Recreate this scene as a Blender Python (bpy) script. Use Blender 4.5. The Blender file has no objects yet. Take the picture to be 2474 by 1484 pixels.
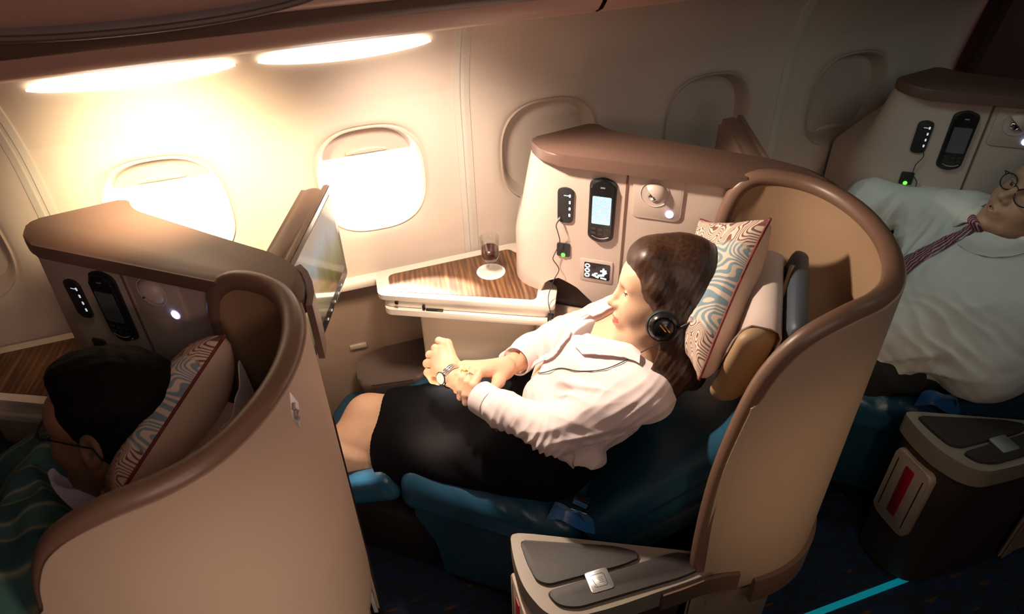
import bpy, bmesh, math, random
import numpy as np
from mathutils import Matrix, Vector
random.seed(7); np.random.seed(7)
S = bpy.context.scene
COL = S.collection
PITCH = 1.14                      # distance from one seat to the next along the cabin
A37 = math.radians(37.0)          # the seats are turned 37 degrees out of the cabin axis
ORG = (0.934, 1.2395)             # floor point below the centre seat's side panel

# ------------------------------------------------------------------ camera
cam = bpy.data.cameras.new('camera'); camo = bpy.data.objects.new('camera', cam); COL.objects.link(camo)
RT = (0.945971, -0.323317, -0.024597); UPV = (0.213460, 0.563851, 0.797814); FW = (0.244077, 0.759959, -0.602402)
camo.matrix_world = Matrix(((RT[0], UPV[0], -FW[0], 0), (RT[1], UPV[1], -FW[1], 0), (RT[2], UPV[2], -FW[2], 1.97), (0, 0, 0, 1)))
cam.sensor_width = 36; cam.sensor_fit = 'HORIZONTAL'; cam.lens = 1690.6/2474*36; cam.clip_start = .02
cam.dof.use_dof = True; cam.dof.focus_distance = 1.72; cam.dof.aperture_fstop = 5.0
S.camera = camo

# ------------------------------------------------------------------ world: bright hazy sky outside the windows
w = bpy.data.worlds.new('sky'); S.world = w; w.use_nodes = True
bg = w.node_tree.nodes['Background']; bg.inputs[0].default_value = (1.0, .93, .82, 1); bg.inputs[1].default_value = 9.0

# ------------------------------------------------------------------ view
S.view_settings.view_transform = 'Standard'; S.view_settings.look = 'None'
S.view_settings.gamma = 1; S.view_settings.use_curve_mapping = False; S.view_settings.exposure = 0.0

# ------------------------------------------------------------------ reading lamp and sun, with added spots and fills
def lamp(name, kind, loc, target, energy, color, size=.1, spot=60, blend=.6):
    l = bpy.data.lights.new(name, kind); l.energy = energy; l.color = color
    if kind == 'AREA': l.shape = 'RECTANGLE' if isinstance(size, tuple) else 'DISK'; l.size = size[0] if isinstance(size, tuple) else size
    if kind == 'AREA' and isinstance(size, tuple): l.size_y = size[1]
    if kind == 'SPOT': l.spot_size = math.radians(spot); l.spot_blend = blend; l.shadow_soft_size = size
    if kind == 'POINT': l.shadow_soft_size = size
    o = bpy.data.objects.new(name, l); COL.objects.link(o); o.location = loc
    d = Vector(target)-Vector(loc); o.rotation_euler = d.to_track_quat('-Z', 'Y').to_euler()
    return o
READ = lamp('reading_lamp', 'SPOT', (.22, 1.40, 1.575), (.62, 1.15, .92), 52, (1, .82, .64), .025, 86, .5)
AISLE = lamp('aisle_lamp', 'SPOT', (.75, -1.05, 1.42), (-.33, .68, .68), 88, (1, .79, .62), .10, 38, 1)  # unseen spot added to brighten the outside of the front shell
AISLE2 = lamp('aisle_lamp', 'SPOT', (.25, -1.0, 1.35), (1.00, .78, .75), 36, (1, .70, .42), .08, 27, 1)  # second unseen spot, added for the centre seat's outer shell
BINL = lamp('aisle_lamp', 'SPOT', (.1, -1.2, 2.0), (-.1, 1.25, 1.85), 34, (1, .62, .54), .15, 70, 1)  # added spot that lifts the face of the overhead bin
FILL = lamp('ceiling_lamp', 'AREA', (.30, -.3, 2.22), (.30, .7, 0), 6.5, (1, .82, .68), (1.0, .6))  # soft fill added below the ceiling for overall brightness
REAR = lamp('rear_ceiling_lamp', 'AREA', (1.6, .5, 2.1), (2.0, 1.35, 1.15), 1.3, (.74, 1, .90), .4)  # greenish fill added for the rear side panel and wall
REAR2 = lamp('rear_reading_lamp', 'SPOT', (1.35, 1.36, 1.57), (1.75, 1.18, .85), 2.9, (.76, 1, .92), .06, 80, .8)  # added side spot, brings out the shirt folds at the rear seat
WASH = lamp('window_light', 'SPOT', (-.30, 1.28, 1.56), (-.28, 1.82, 1.14), 105, (1, .76, .45), .10, 72, 1)  # added wash imitating sun glare on the wall round the front window
WASH2 = lamp('table_light', 'SPOT', (.25, 1.36, 1.575), (.30, 1.80, .98), 52, (1, .80, .62), .08, 86, 1)  # added wash brightening wall and panel near the table window
FOOT = lamp('footwell_light', 'SPOT', (.10, 1.20, .66), (.40, 1.48, .62), 4, (1, .74, .50), .04, 110, .8)  # unseen spot added to lighten the cabinet under the table
SUN = lamp('sun', 'SUN', (0, 3, 3), (.25, 2.35, 2.28), 45, (1, .90, .72)); SUN.data.angle = math.radians(6)


# ------------------------------------------------------------------ materials
def _n(nt, t, **k):
    n = nt.nodes.new(t)
    for a, b in k.items(): setattr(n, a, b)
    return n
def mat(name, col, rough=.5, metal=0., var=.06, vscale=8., bump=0., bscale=300., coat=0., spec=.5, sss=0., stretch=None, sheen=0.):
    m = bpy.data.materials.new(name); m.use_nodes = True; nt = m.node_tree; b = nt.nodes['Principled BSDF']
    b.inputs['Roughness'].default_value = rough; b.inputs['Metallic'].default_value = metal
    b.inputs['Specular IOR Level'].default_value = spec; b.inputs['Coat Weight'].default_value = coat
    b.inputs['Sheen Weight'].default_value = sheen
    tc = _n(nt, 'ShaderNodeTexCoord'); vec = tc.outputs['Object']
    if stretch:
        mp = _n(nt, 'ShaderNodeMapping'); mp.inputs['Scale'].default_value = stretch; nt.links.new(vec, mp.inputs[0]); vec = mp.outputs[0]
    n1 = _n(nt, 'ShaderNodeTexNoise'); n1.inputs['Scale'].default_value = vscale; n1.inputs['Detail'].default_value = 4; nt.links.new(vec, n1.inputs['Vector'])
    r = _n(nt, 'ShaderNodeValToRGB'); c = np.array(col[:3])
    r.color_ramp.elements[0].position = .3; r.color_ramp.elements[1].position = .7
    r.color_ramp.elements[0].color = (*np.clip(c*(1-var), 0, 1), 1); r.color_ramp.elements[1].color = (*np.clip(c*(1+var), 0, 1), 1)
    nt.links.new(n1.outputs['Fac'], r.inputs[0]); nt.links.new(r.outputs[0], b.inputs['Base Color'])
    if bump:
        n2 = _n(nt, 'ShaderNodeTexNoise'); n2.inputs['Scale'].default_value = bscale; n2.inputs['Detail'].default_value = 3; nt.links.new(vec, n2.inputs['Vector'])
        bp = _n(nt, 'ShaderNodeBump'); bp.inputs['Strength'].default_value = bump; bp.inputs['Distance'].default_value = .002
        nt.links.new(n2.outputs['Fac'], bp.inputs['Height']); nt.links.new(bp.outputs[0], b.inputs['Normal'])
    if sss: b.inputs['Subsurface Weight'].default_value = sss; b.inputs['Subsurface Radius'].default_value = (.012, .005, .003); b.inputs['Subsurface Scale'].default_value = .5
    return m
def emit(name, col, s):
    m = bpy.data.materials.new(name); m.use_nodes = True; b = m.node_tree.nodes['Principled BSDF']
    b.inputs['Base Color'].default_value = (.02, .02, .02, 1); b.inputs['Emission Color'].default_value = (*col, 1); b.inputs['Emission Strength'].default_value = s
    return m
def glass(name, tint=(1, 1, 1), k=.12):
    m = bpy.data.materials.new(name); m.use_nodes = True; nt = m.node_tree; nt.nodes.remove(nt.nodes['Principled BSDF'])
    o = nt.nodes['Material Output']; t = _n(nt, 'ShaderNodeBsdfTransparent'); t.inputs[0].default_value = (*tint, 1)
    g = _n(nt, 'ShaderNodeBsdfGlossy'); g.inputs['Roughness'].default_value = .03; x = _n(nt, 'ShaderNodeMixShader')
    f = _n(nt, 'ShaderNodeFresnel'); f.inputs[0].default_value = 1.3; mm = _n(nt, 'ShaderNodeMath', operation='MULTIPLY_ADD')
    nt.links.new(f.outputs[0], mm.inputs[0]); mm.inputs[1].default_value = .35; mm.inputs[2].default_value = k*.1
    nt.links.new(mm.outputs[0], x.inputs[0]); nt.links.new(t.outputs[0], x.inputs[1]); nt.links.new(g.outputs[0], x.inputs[2]); nt.links.new(x.outputs[0], o.inputs[0])
    return m
def nodes_mat(name, rough=.6, **k):
    m = bpy.data.materials.new(name); m.use_nodes = True; nt = m.node_tree; b = nt.nodes['Principled BSDF']; b.inputs['Roughness'].default_value = rough
    tc = _n(nt, 'ShaderNodeTexCoord'); return m, nt, b, tc
def ramp(nt, src, stops, interp='LINEAR'):
    r = _n(nt, 'ShaderNodeValToRGB'); r.color_ramp.interpolation = interp
    while len(r.color_ramp.elements) < len(stops): r.color_ramp.elements.new(.5)
    for e, (p, c) in zip(r.color_ramp.elements, stops): e.position = p; e.color = (*c, 1)
    nt.links.new(src, r.inputs[0]); return r.outputs[0]
def mapping(nt, src, scale=(1, 1, 1), rot=(0, 0, 0), loc=(0, 0, 0)):
    mp = _n(nt, 'ShaderNodeMapping'); mp.inputs['Scale'].default_value = scale; mp.inputs['Rotation'].default_value = rot; mp.inputs['Location'].default_value = loc
    nt.links.new(src, mp.inputs[0]); return mp.outputs[0]

M = {}
M['wall'] = mat('sidewall_plastic', (.66, .57, .49), .55, var=.02, vscale=3, bump=.05, bscale=900)
M['seam'] = mat('seam_plastic', (.62, .58, .52), .5, var=.02)
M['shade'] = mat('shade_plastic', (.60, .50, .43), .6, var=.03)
M['binface'] = mat('bin_plastic', (.42, .255, .21), .35, var=.03, vscale=3)
M['bindark'] = mat('bin_trim', (.10, .065, .045), .4)
M['latch'] = mat('latch_grey', (.17, .14, .14), .35)
M['dado'] = mat('dado_plastic', (.25, .17, .13), .5)
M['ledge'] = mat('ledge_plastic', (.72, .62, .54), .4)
M['panel'] = mat('monument_plastic', (.56, .45, .39), .42, var=.015, vscale=4, bump=.04, bscale=1500)
M['cap'] = mat('brown_cap', (.145, .083, .064), .42, var=.03, bump=.05, bscale=1200)
M['rim'] = mat('brown_rim', (.185, .105, .072), .38, var=.03)
M['shell'] = mat('shell_suede', (.33, .205, .12), .6, var=.03, vscale=3, bump=.08, bscale=900)
M['shellback'] = mat('shell_back', (.50, .355, .265), .5, var=.02, vscale=3, bump=.04, bscale=900)
M['core'] = mat('dark_core', (.06, .04, .035), .6)
M['black'] = mat('black_plastic', (.012, .012, .013), .22)
M['softblack'] = mat('soft_black', (.02, .02, .022), .5, bump=.1)
M['chrome'] = mat('chrome', (.8, .8, .82), .12, metal=1, var=.01)
M['silver'] = mat('brushed_silver', (.62, .62, .63), .35, metal=.8, var=.04, stretch=(1, 12, 1), vscale=60)
M['conframe'] = mat('console_frame', (.33, .27, .22), .4, var=.03)
M['conbody'] = mat('console_body', (.58, .45, .35), .5, var=.03)
M['pad'] = mat('pad_leather', (.040, .031, .030), .45, bump=.25, bscale=700)
M['red'] = mat('red_plastic', (.45, .01, .02), .4)
M['teal'] = mat('teal_leather', (.014, .074, .135), .33, var=.12, vscale=14, bump=.25, bscale=160)
M['tealdark'] = mat('navy_leather', (.012, .034, .050), .4, var=.1, bump=.2, bscale=300)
M['headrest'] = mat('tan_leather', (.36, .23, .13), .5, var=.05, bump=.12, bscale=500)
M['cover'] = mat('headrest_cloth', (.56, .44, .40), .85, var=.05, bump=.35, bscale=900, sheen=.2)
M['basedark'] = mat('seat_base_dark', (.02, .014, .012), .6)
M['belt'] = mat('blue_satin', (.02, .14, .42), .28, var=.2, vscale=30, stretch=(1, 6, 6), sheen=.3)
M['ottoman'] = mat('brown_leather', (.095, .065, .055), .45, bump=.2, bscale=400)
M['tray'] = mat('tray_cream', (.74, .66, .58), .35, var=.02)
M['skin'] = mat('skin_light', (.74, .46, .31), .45, var=.05, vscale=30, bump=.05, bscale=900, sss=.25, spec=.35)
M['skin2'] = mat('skin_brown', (.24, .12, .075), .45, var=.08, vscale=25, bump=.06, bscale=800, sss=.15, spec=.35)
M['skin3'] = mat('skin_tan', (.40, .25, .17), .48, var=.06, vscale=25, bump=.06, bscale=800, sss=.2, spec=.3)
M['lips'] = mat('lips_red', (.62, .15, .14), .35, var=.05)
M['lips2'] = mat('lips_brown', (.34, .17, .13), .4, var=.05)
M['hair'] = mat('brown_hair', (.046, .0195, .0105), .42, var=.45, vscale=150, bump=.16, bscale=330, stretch=(1, 1, .10), spec=.5)
M['hairblack'] = mat('black_hair', (.005, .0035, .003), .75, var=.4, vscale=80, bump=.3, bscale=300, spec=.12)
M['brow'] = mat('brow', (.08, .04, .025), .7)
M['eyewhite'] = mat('eye_white', (.85, .82, .8), .15, var=.01)
M['iris'] = mat('iris', (.06, .035, .02), .1)
M['blouse'] = mat('pink_blouse', (.80, .66, .66), .75, var=.03, vscale=20, bump=.15, bscale=1400, sheen=.25)
M['skirt'] = mat('black_skirt', (.0075, .0072, .009), 1.0, var=.05, vscale=40, bump=.2, bscale=1200, spec=.05)
M['shirt'] = mat('white_shirt', (.66, .66, .64), .8, var=.03, vscale=20, bump=.15, bscale=1400, sheen=.2)
M['lilac'] = mat('lilac_shirt', (.55, .52, .66), .8, var=.03, bump=.15, bscale=1200)
M['trousers'] = mat('black_trousers', (.012, .012, .014), .8, bump=.2, bscale=900)
M['gold'] = mat('gold', (.85, .55, .12), .25, metal=1)
M['white'] = mat('white_plastic', (.80, .80, .80), .35, var=.02)
M['cable'] = mat('cable_black', (.015, .013, .013), .5)
M['wine'] = mat('red_wine', (.040, .002, .006), .08, var=.1)
M['porcelain'] = mat('paper_white', (.90, .88, .85), .6, var=.02)
M['maroon'] = mat('maroon_curtain', (.055, .012, .014), .7, var=.2, vscale=5, bump=.2, bscale=120)
M['glass'] = glass('clear_glass', (.97, .98, .98), .25)
M['pane'] = glass('window_pane', (.98, .98, 1), .05)
M['led_white'] = emit('led_white', (.85, .95, 1), 5)
M['led_blue'] = emit('led_blue', (.35, .40, 1), 9)
M['led_cyan'] = emit('led_cyan', (.3, .6, 1), 6)
M['led_green'] = emit('led_green', (.10, 1, .05), 3)
M['cove'] = emit('cove_lamp', (1, .80, .58), 7)
M['display_blue'] = emit('display_blue', (.01, .05, .35), .9)
M['led_soft'] = emit('led_soft', (.85, .92, 1), .7)
M['teal_line'] = emit('floor_path_light', (.0, .30, .36), .45)
# dark striped walnut of the tables
m, nt, b, tc = nodes_mat('striped_wood', .35); M['wood'] = m
v_ = mapping(nt, tc.outputs['Object'], (1, 1, 1), (0, 0, math.radians(-28)))
wv = _n(nt, 'ShaderNodeTexWave'); wv.inputs['Scale'].default_value = 22; wv.inputs['Distortion'].default_value = 3.2; wv.inputs['Detail'].default_value = 4; wv.inputs['Detail Scale'].default_value = 1.4
wv.bands_direction = 'X'; nt.links.new(mapping(nt, v_, (1, .35, 1)), wv.inputs[0])
nz = _n(nt, 'ShaderNodeTexNoise'); nz.inputs['Scale'].default_value = 60; nz.inputs['Detail'].default_value = 5; nt.links.new(mapping(nt, v_, (1.6, .12, 1)), nz.inputs['Vector'])
mx = _n(nt, 'ShaderNodeMath', operation='MULTIPLY_ADD'); nt.links.new(wv.outputs['Fac'], mx.inputs[0]); mx.inputs[1].default_value = .20
m2 = _n(nt, 'ShaderNodeMath', operation='MULTIPLY'); nt.links.new(nz.outputs['Fac'], m2.inputs[0]); m2.inputs[1].default_value = .95; nt.links.new(m2.outputs[0], mx.inputs[2])
nt.links.new(ramp(nt, mx.outputs[0], [(.25, (.035, .016, .010)), (.5, (.10, .045, .022)), (.68, (.19, .085, .036)), (.85, (.30, .15, .07))]), b.inputs['Base Color'])
# carpet: dark blue with scattered blue and ochre flecks
m, nt, b, tc = nodes_mat('blue_carpet', .95); M['carpet'] = m
n1 = _n(nt, 'ShaderNodeTexNoise'); n1.inputs['Scale'].default_value = 14; n1.inputs['Detail'].default_value = 3; nt.links.new(mapping(nt, tc.outputs['Object'], (1, 2.4, 1), (0, 0, .5)), n1.inputs['Vector'])
n2 = _n(nt, 'ShaderNodeTexNoise'); n2.inputs['Scale'].default_value = 9; n2.inputs['Detail'].default_value = 2; nt.links.new(mapping(nt, tc.outputs['Object'], (1, 3.5, 1), (0, 0, -.4), (3, 1, 0)), n2.inputs['Vector'])
c1 = ramp(nt, n1.outputs['Fac'], [(.45, (.016, .020, .032)), (.58, (.012, .030, .085)), (.66, (.016, .020, .032))])
c2 = ramp(nt, n2.outputs['Fac'], [(.66, (0, 0, 0)), (.70, (1, 1, 1))])
mix = _n(nt, 'ShaderNodeMix', data_type='RGBA'); nt.links.new(c2, mix.inputs[0]); nt.links.new(c1, mix.inputs[6]); mix.inputs[7].default_value = (.12, .045, .012, 1)
nt.links.new(mix.outputs[2], b.inputs['Base Color'])
bp = _n(nt, 'ShaderNodeBump'); bp.inputs['Strength'].default_value = .6; n3 = _n(nt, 'ShaderNodeTexNoise'); n3.inputs['Scale'].default_value = 500
nt.links.new(tc.outputs['Object'], n3.inputs['Vector']); nt.links.new(n3.outputs['Fac'], bp.inputs['Height']); nt.links.new(bp.outputs[0], b.inputs['Normal'])

# ------------------------------------------------------------------ helpers
def FR(n):      # frame of seat n (-1 front, 0 centre, 1 rear): local x runs from the feet to the head, y towards the side panel
    c, s = math.cos(A37), math.sin(A37)
    return Matrix(((c, s, 0, ORG[0]+n*PITCH), (-s, c, 0, ORG[1]), (0, 0, 1, 0), (0, 0, 0, 1)))
WORLD = Matrix.Identity(4)
def tag(o, label=None, cat=None, group=None, kind=None):
    for k, v in (('label', label), ('category', cat), ('group', group), ('kind', kind)):
        if v: o[k] = v
    return o
def thing(name, label, cat, frame, base, group=None):
    o = bpy.data.objects.new(name, None); COL.objects.link(o); o.empty_display_size = .05
    o.matrix_world = frame @ Matrix.Translation(base); o['base'] = base
    return tag(o, label, cat, group)
def offs(p):
    b = Vector((0, 0, 0))
    while p is not None:
        if 'base' in p: b += Vector(p['base'])
        p = p.parent
    return b
def link(name, me, m, parent=None, frame=None, smooth=True, auto=None):
    if m is not None: me.materials.append(M[m])
    if smooth:
        me.polygons.foreach_set('use_smooth', [True]*len(me.polygons))
    if auto is not None: me.set_sharp_from_angle(angle=math.radians(auto))
    o = bpy.data.objects.new(name, me); COL.objects.link(o)
    if parent is not None:
        o.parent = parent; b = offs(parent)
        me.transform(Matrix.Translation(-b))
    elif frame is not None: o.matrix_world = frame
    return o
def rebase(o, base):   # a one-mesh thing: move its origin to its base point
    base = Vector(base); o.data.transform(Matrix.Translation(-base)); o.matrix_world = o.matrix_world @ Matrix.Translation(base); return o
def mesh(vs, fs):
    me = bpy.data.meshes.new('m'); me.from_pydata([tuple(map(float, v)) for v in vs], [], [tuple(map(int, f)) for f in fs]); me.update(); return me
class MB:
    """collects shapes of one part into one mesh"""
    def __init__(s): s.v = []; s.f = []; s.mi = []; s.cur = 0
    def add(s, vs, fs):
        b = len(s.v); s.v += [tuple(map(float, v)) for v in vs]; s.f += [tuple(int(i)+b for i in f) for f in fs]; s.mi += [s.cur]*len(fs); return s
    def bm(s, bm):
        bm.verts.ensure_lookup_table(); bm.verts.index_update(); r = s.add([v.co[:] for v in bm.verts], [[v.index for v in f.verts] for f in bm.faces]); bm.free(); return r
    def box(s, c, d, bev=.003, rot=None, seg=2):
        bm = bmesh.new(); bmesh.ops.create_cube(bm, size=1); bmesh.ops.scale(bm, vec=d, verts=bm.verts)
        if bev: bmesh.ops.bevel(bm, geom=bm.edges[:], offset=min(bev, min(d)*.49), segments=seg, affect='EDGES', profile=.5)
        mt = Matrix.Translation(c)
        if rot is not None: mt = mt @ rot
        bmesh.ops.transform(bm, matrix=mt, verts=bm.verts); return s.bm(bm)
    def prism(s, poly, z0, z1, bev=.003, mtx=None, seg=2):
        bm = bmesh.new(); a = sum(poly[i][0]*poly[(i+1) % len(poly)][1]-poly[(i+1) % len(poly)][0]*poly[i][1] for i in range(len(poly)))
        if a < 0: poly = poly[::-1]
        n = len(poly); lo = [bm.verts.new((p[0], p[1], z0)) for p in poly]; hi = [bm.verts.new((p[0], p[1], z1)) for p in poly]
        f0 = bm.faces.new(lo[::-1]); f1 = bm.faces.new(hi)
        for i in range(n): bm.faces.new((lo[i], lo[(i+1) % n], hi[(i+1) % n], hi[i]))
        if bev: bmesh.ops.bevel(bm, geom=[e for e in bm.edges if (e.verts[0] in lo) == (e.verts[1] in lo)], offset=bev, segments=seg, affect='EDGES', profile=.5, clamp_overlap=True)
        if mtx is not None: bmesh.ops.transform(bm, matrix=mtx, verts=bm.verts)
        return s.bm(bm)
    def tube(s, pts, r, n=10, caps=True, flat=None, up=(0, 0, 1)):
        P = [Vector(p) for p in pts]; rs = r if isinstance(r, (list, tuple)) else [r]*len(P); vs = []; fs = []; pn = None
        for i, p in enumerate(P):
            t = (P[min(i+1, len(P)-1)]-P[max(i-1, 0)]).normalized()
            if pn is None:
                a = Vector(up); pn = (a-t*a.dot(t))
                if pn.length < 1e-3: pn = Vector((1, 0, 0))-t*t.x
                pn.normalize()
            else: pn = (pn-t*pn.dot(t)).normalized()
            b = t.cross(pn); fy = flat if flat else 1
            for k in range(n):
                q = 2*math.pi*k/n; vs.append(p+(pn*math.cos(q)*fy+b*math.sin(q))*rs[i])
        for i in range(len(P)-1):
            for k in range(n): fs.append((i*n+k, i*n+(k+1) % n, (i+1)*n+(k+1) % n, (i+1)*n+k))
        if caps: fs.append(tuple(range(n))[::-1]); fs.append(tuple((len(P)-1)*n+k for k in range(n)))
        return s.add(vs, fs)
    def lathe(s, prof, c, n=32, axis=(0, 0, 1)):
        z = Vector(axis).normalized(); x = z.orthogonal().normalized(); y = z.cross(x); vs = []; fs = []; c = Vector(c)
        for r, h in prof:
            for k in range(n): q = 2*math.pi*k/n; vs.append(c+z*h+(x*math.cos(q)+y*math.sin(q))*r)
        for i in range(len(prof)-1):
            for k in range(n): fs.append((i*n+k, i*n+(k+1) % n, (i+1)*n+(k+1) % n, (i+1)*n+k))
        if prof[0][0] > 1e-5: fs.append(tuple(range(n))[::-1])
        if prof[-1][0] > 1e-5: fs.append(tuple((len(prof)-1)*n+k for k in range(n)))
        return s.add(vs, fs)
    def grid(s, P, flip=False, cu=False):
        nu, nv = len(P), len(P[0]); vs = [p for row in P for p in row]; fs = []
        for i in range(nu if cu else nu-1):
            for j in range(nv-1):
                a, b, c, d = i*nv+j, ((i+1) % nu)*nv+j, ((i+1) % nu)*nv+j+1, i*nv+j+1
                fs.append((a, d, c, b) if flip else (a, b, c, d))
        return s.add(vs, fs)
    def shell(s, P, t, flip=False):
        """a sheet of thickness t: front grid, offset back grid and closed edges"""
        A = np.array(P, float); du = np.gradient(A, axis=0); dv = np.gradient(A, axis=1); N = np.cross(du, dv); N /= (np.linalg.norm(N, axis=2, keepdims=True)+1e-12)
        if flip: N = -N
        B = A-N*t; nu, nv = A.shape[:2]; s.grid(A.tolist(), flip); s.grid(B.tolist(), not flip)
        e = [(i, 0) for i in range(nu)]+[(nu-1, j) for j in range(1, nv)]+[(i, nv-1) for i in range(nu-2, -1, -1)]+[(0, j) for j in range(nv-2, 0, -1)]
        n = len(e); s.add([A[i] for i in e]+[B[i] for i in e], [((k+1) % n, k, n+k, n+(k+1) % n) if not flip else (k, (k+1) % n, n+(k+1) % n, n+k) for k in range(n)]); return s
    def mesh(s):
        me = mesh(s.v, s.f); bm = bmesh.new(); bm.from_mesh(me); bmesh.ops.recalc_face_normals(bm, faces=bm.faces); bm.to_mesh(me); bm.free(); return me
    def done(s, name, m, parent=None, frame=None, auto=35, smooth=True):
        me = s.mesh()
        o = link(name, me, m if isinstance(m, str) else m[0], parent, frame, smooth, auto)
        if not isinstance(m, str):
            for k in m[1:]: me.materials.append(M[k])
            if any(s.mi): me.polygons.foreach_set('material_index', s.mi)
        return o
def rpoly(pts, r, n=5):
    out = []; N = len(pts)
    for i in range(N):
        p = Vector(pts[i]).to_2d() if len(pts[i]) > 2 else Vector(pts[i]); a = Vector(pts[i-1][:2])-p; b = Vector(pts[(i+1) % N][:2])-p
        rr = r[i] if isinstance(r, (list, tuple)) else r
        if rr <= 0: out.append(tuple(p)); continue
        la, lb = a.length, b.length; d = min(rr, la*.48, lb*.48); p0 = p+a.normalized()*d; p1 = p+b.normalized()*d
        for k in range(n+1):
            t = k/n; q = p0*(1-t)**2+p*2*t*(1-t)+p1*t*t; out.append(tuple(q))
    return out
def rrect(cx, cy, w, h, r, n=5): return rpoly([(cx-w/2, cy-h/2), (cx+w/2, cy-h/2), (cx+w/2, cy+h/2), (cx-w/2, cy+h/2)], r, n)
def smooth_path(pts, n):
    P = np.array(pts, float); d = np.r_[0, np.cumsum(np.linalg.norm(np.diff(P, axis=0), axis=1))]
    # Catmull-Rom through the points, resampled evenly
    Q = []; E = np.vstack([2*P[0]-P[1], P, 2*P[-1]-P[-2]])
    for i in range(len(P)-1):
        p0, p1, p2, p3 = E[i:i+4]
        for t in np.linspace(0, 1, 16, endpoint=False):
            Q.append(.5*((2*p1)+(-p0+p2)*t+(2*p0-5*p1+4*p2-p3)*t*t+(-p0+3*p1-3*p2+p3)*t**3))
    Q.append(P[-1]); Q = np.array(Q); d = np.r_[0, np.cumsum(np.linalg.norm(np.diff(Q, axis=0), axis=1))]; s = np.linspace(0, d[-1], n)
    return np.stack([np.interp(s, d, Q[:, k]) for k in range(P.shape[1])], 1)
# plate on the side panel: polygon in (x,z), standing out of the plane y=0 towards -y
PX = Matrix(((1, 0, 0, 0), (0, 0, -1, 0), (0, 1, 0, 0), (0, 0, 0, 1)))
def dup(root, dn=0, loc=None, label=None, name=None):
    r = root.copy(); COL.objects.link(r)
    if label: r['label'] = label
    m = root.matrix_world.copy() if loc is None else None
    r.location = (root.location.x+dn*PITCH, root.location.y, root.location.z) if loc is None else loc
    for ch in list(root.children):
        c = ch.copy(); COL.objects.link(c); c.parent = r
        for g in list(ch.children):
            d = g.copy(); COL.objects.link(d); d.parent = c
    return r
def struct(o): o['kind'] = 'structure'; return o

# ================================================================== THE CABIN
WY = 1.81                                # the sidewall
WIN = {1: -.88, 2: -.345, 3: .185, 4: .715, 5: 1.25, 6: 1.785}
SEAMS = [-.612, .455, 1.517, 2.585]
def selli(cx, cz, a, b, n=64, e=2.7):
    out = []
    for k in range(n):
        q = 2*math.pi*k/n; c, s = math.cos(q), math.sin(q); out.append((cx+a*abs(c)**(2/e)*(1 if c >= 0 else -1), cz+b*abs(s)**(2/e)*(1 if s >= 0 else -1)))
    return out
def wallprof(z):                          # the wall leans inwards above the windows
    t = max(0, z-1.27); return WY-1.15*t*t-.10*t
def rectpt(cx, cz, x0, x1, z0, z1, q):
    c, s = math.cos(q), math.sin(q); t = min([(x1-cx)/c if c > 1e-9 else 9, (x0-cx)/c if c < -1e-9 else 9, (z1-cz)/s if s > 1e-9 else 9, (z0-cz)/s if s < -1e-9 else 9]); return (cx+c*t, cz+s*t)
WA, WB, WZ = .152, .158, 1.083
b = MB(); Z0, Z1 = .765, 1.31
for n, cx in WIN.items():
    x0, x1 = cx-.2666, cx+.2666; x0 = (WIN[n-1]+cx)/2 if n > 1 else x0; x1 = (WIN[n+1]+cx)/2 if n < 6 else x1; rings = []; op = selli(cx, WZ, WA, WB); N = len(op)
    angs = [math.atan2(p[1]-WZ, p[0]-cx) for p in op]
    cor = [math.atan2(zz-WZ, xx-cx) for xx in (x0, x1) for zz in (Z0, Z1)]
    for c in cor:
        k = min(range(N), key=lambda i: abs(math.remainder(angs[i]-c, 2*math.pi))); angs[k] = c
    for t in (0, .04, .12, .3, .6, 1):
        ring = []
        for k in range(N):
            rp = rectpt(cx, WZ, x0, x1, Z0, Z1, angs[k]); p = (op[k][0]*(1-t)+rp[0]*t, op[k][1]*(1-t)+rp[1]*t)
            y = wallprof(p[1])+(.010*(1-t/.12)**2 if t < .12 else 0)
            ring.append((p[0], y, p[1]))
        rings.append(ring)
    R2 = [[rings[j][k] for j in range(len(rings))] for k in range(N)]; b.grid(R2, cu=True)
xs = np.linspace(-.88-.267, 1.785+.268, 30)
b.grid([[(x, wallprof(z), z) for z in np.linspace(Z1, 1.72, 14)] for x in xs])
for xa, xb in ((-3.2, -.88-.267), (1.785+.2664, 2.50)):
    b.grid([[(x, wallprof(z), z) for z in np.linspace(Z0, 1.72, 30)] for x in (xa, (xa+xb)/2, xb)])
# thickness behind, so that the wall is a solid panel
b.grid([[(x, WY+.12, z) for z in (.765, .90)] for x in (-3.2, 2.5)]); b.grid([[(x, WY+.12, z) for z in (1.27, 2.3)] for x in (-3.2, 2.7)])
for xa, xb in [(-3.2, -1.09)]+[(WIN[k]+.2, WIN[k+1]-.2) for k in range(1, 6)]+[(2.0, 2.5)]: b.grid([[(x, WY+.12, z) for z in (.90, 1.27)] for x in (xa, xb)])
o = struct(b.done('wall_window', 'wall', auto=50))
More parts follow.
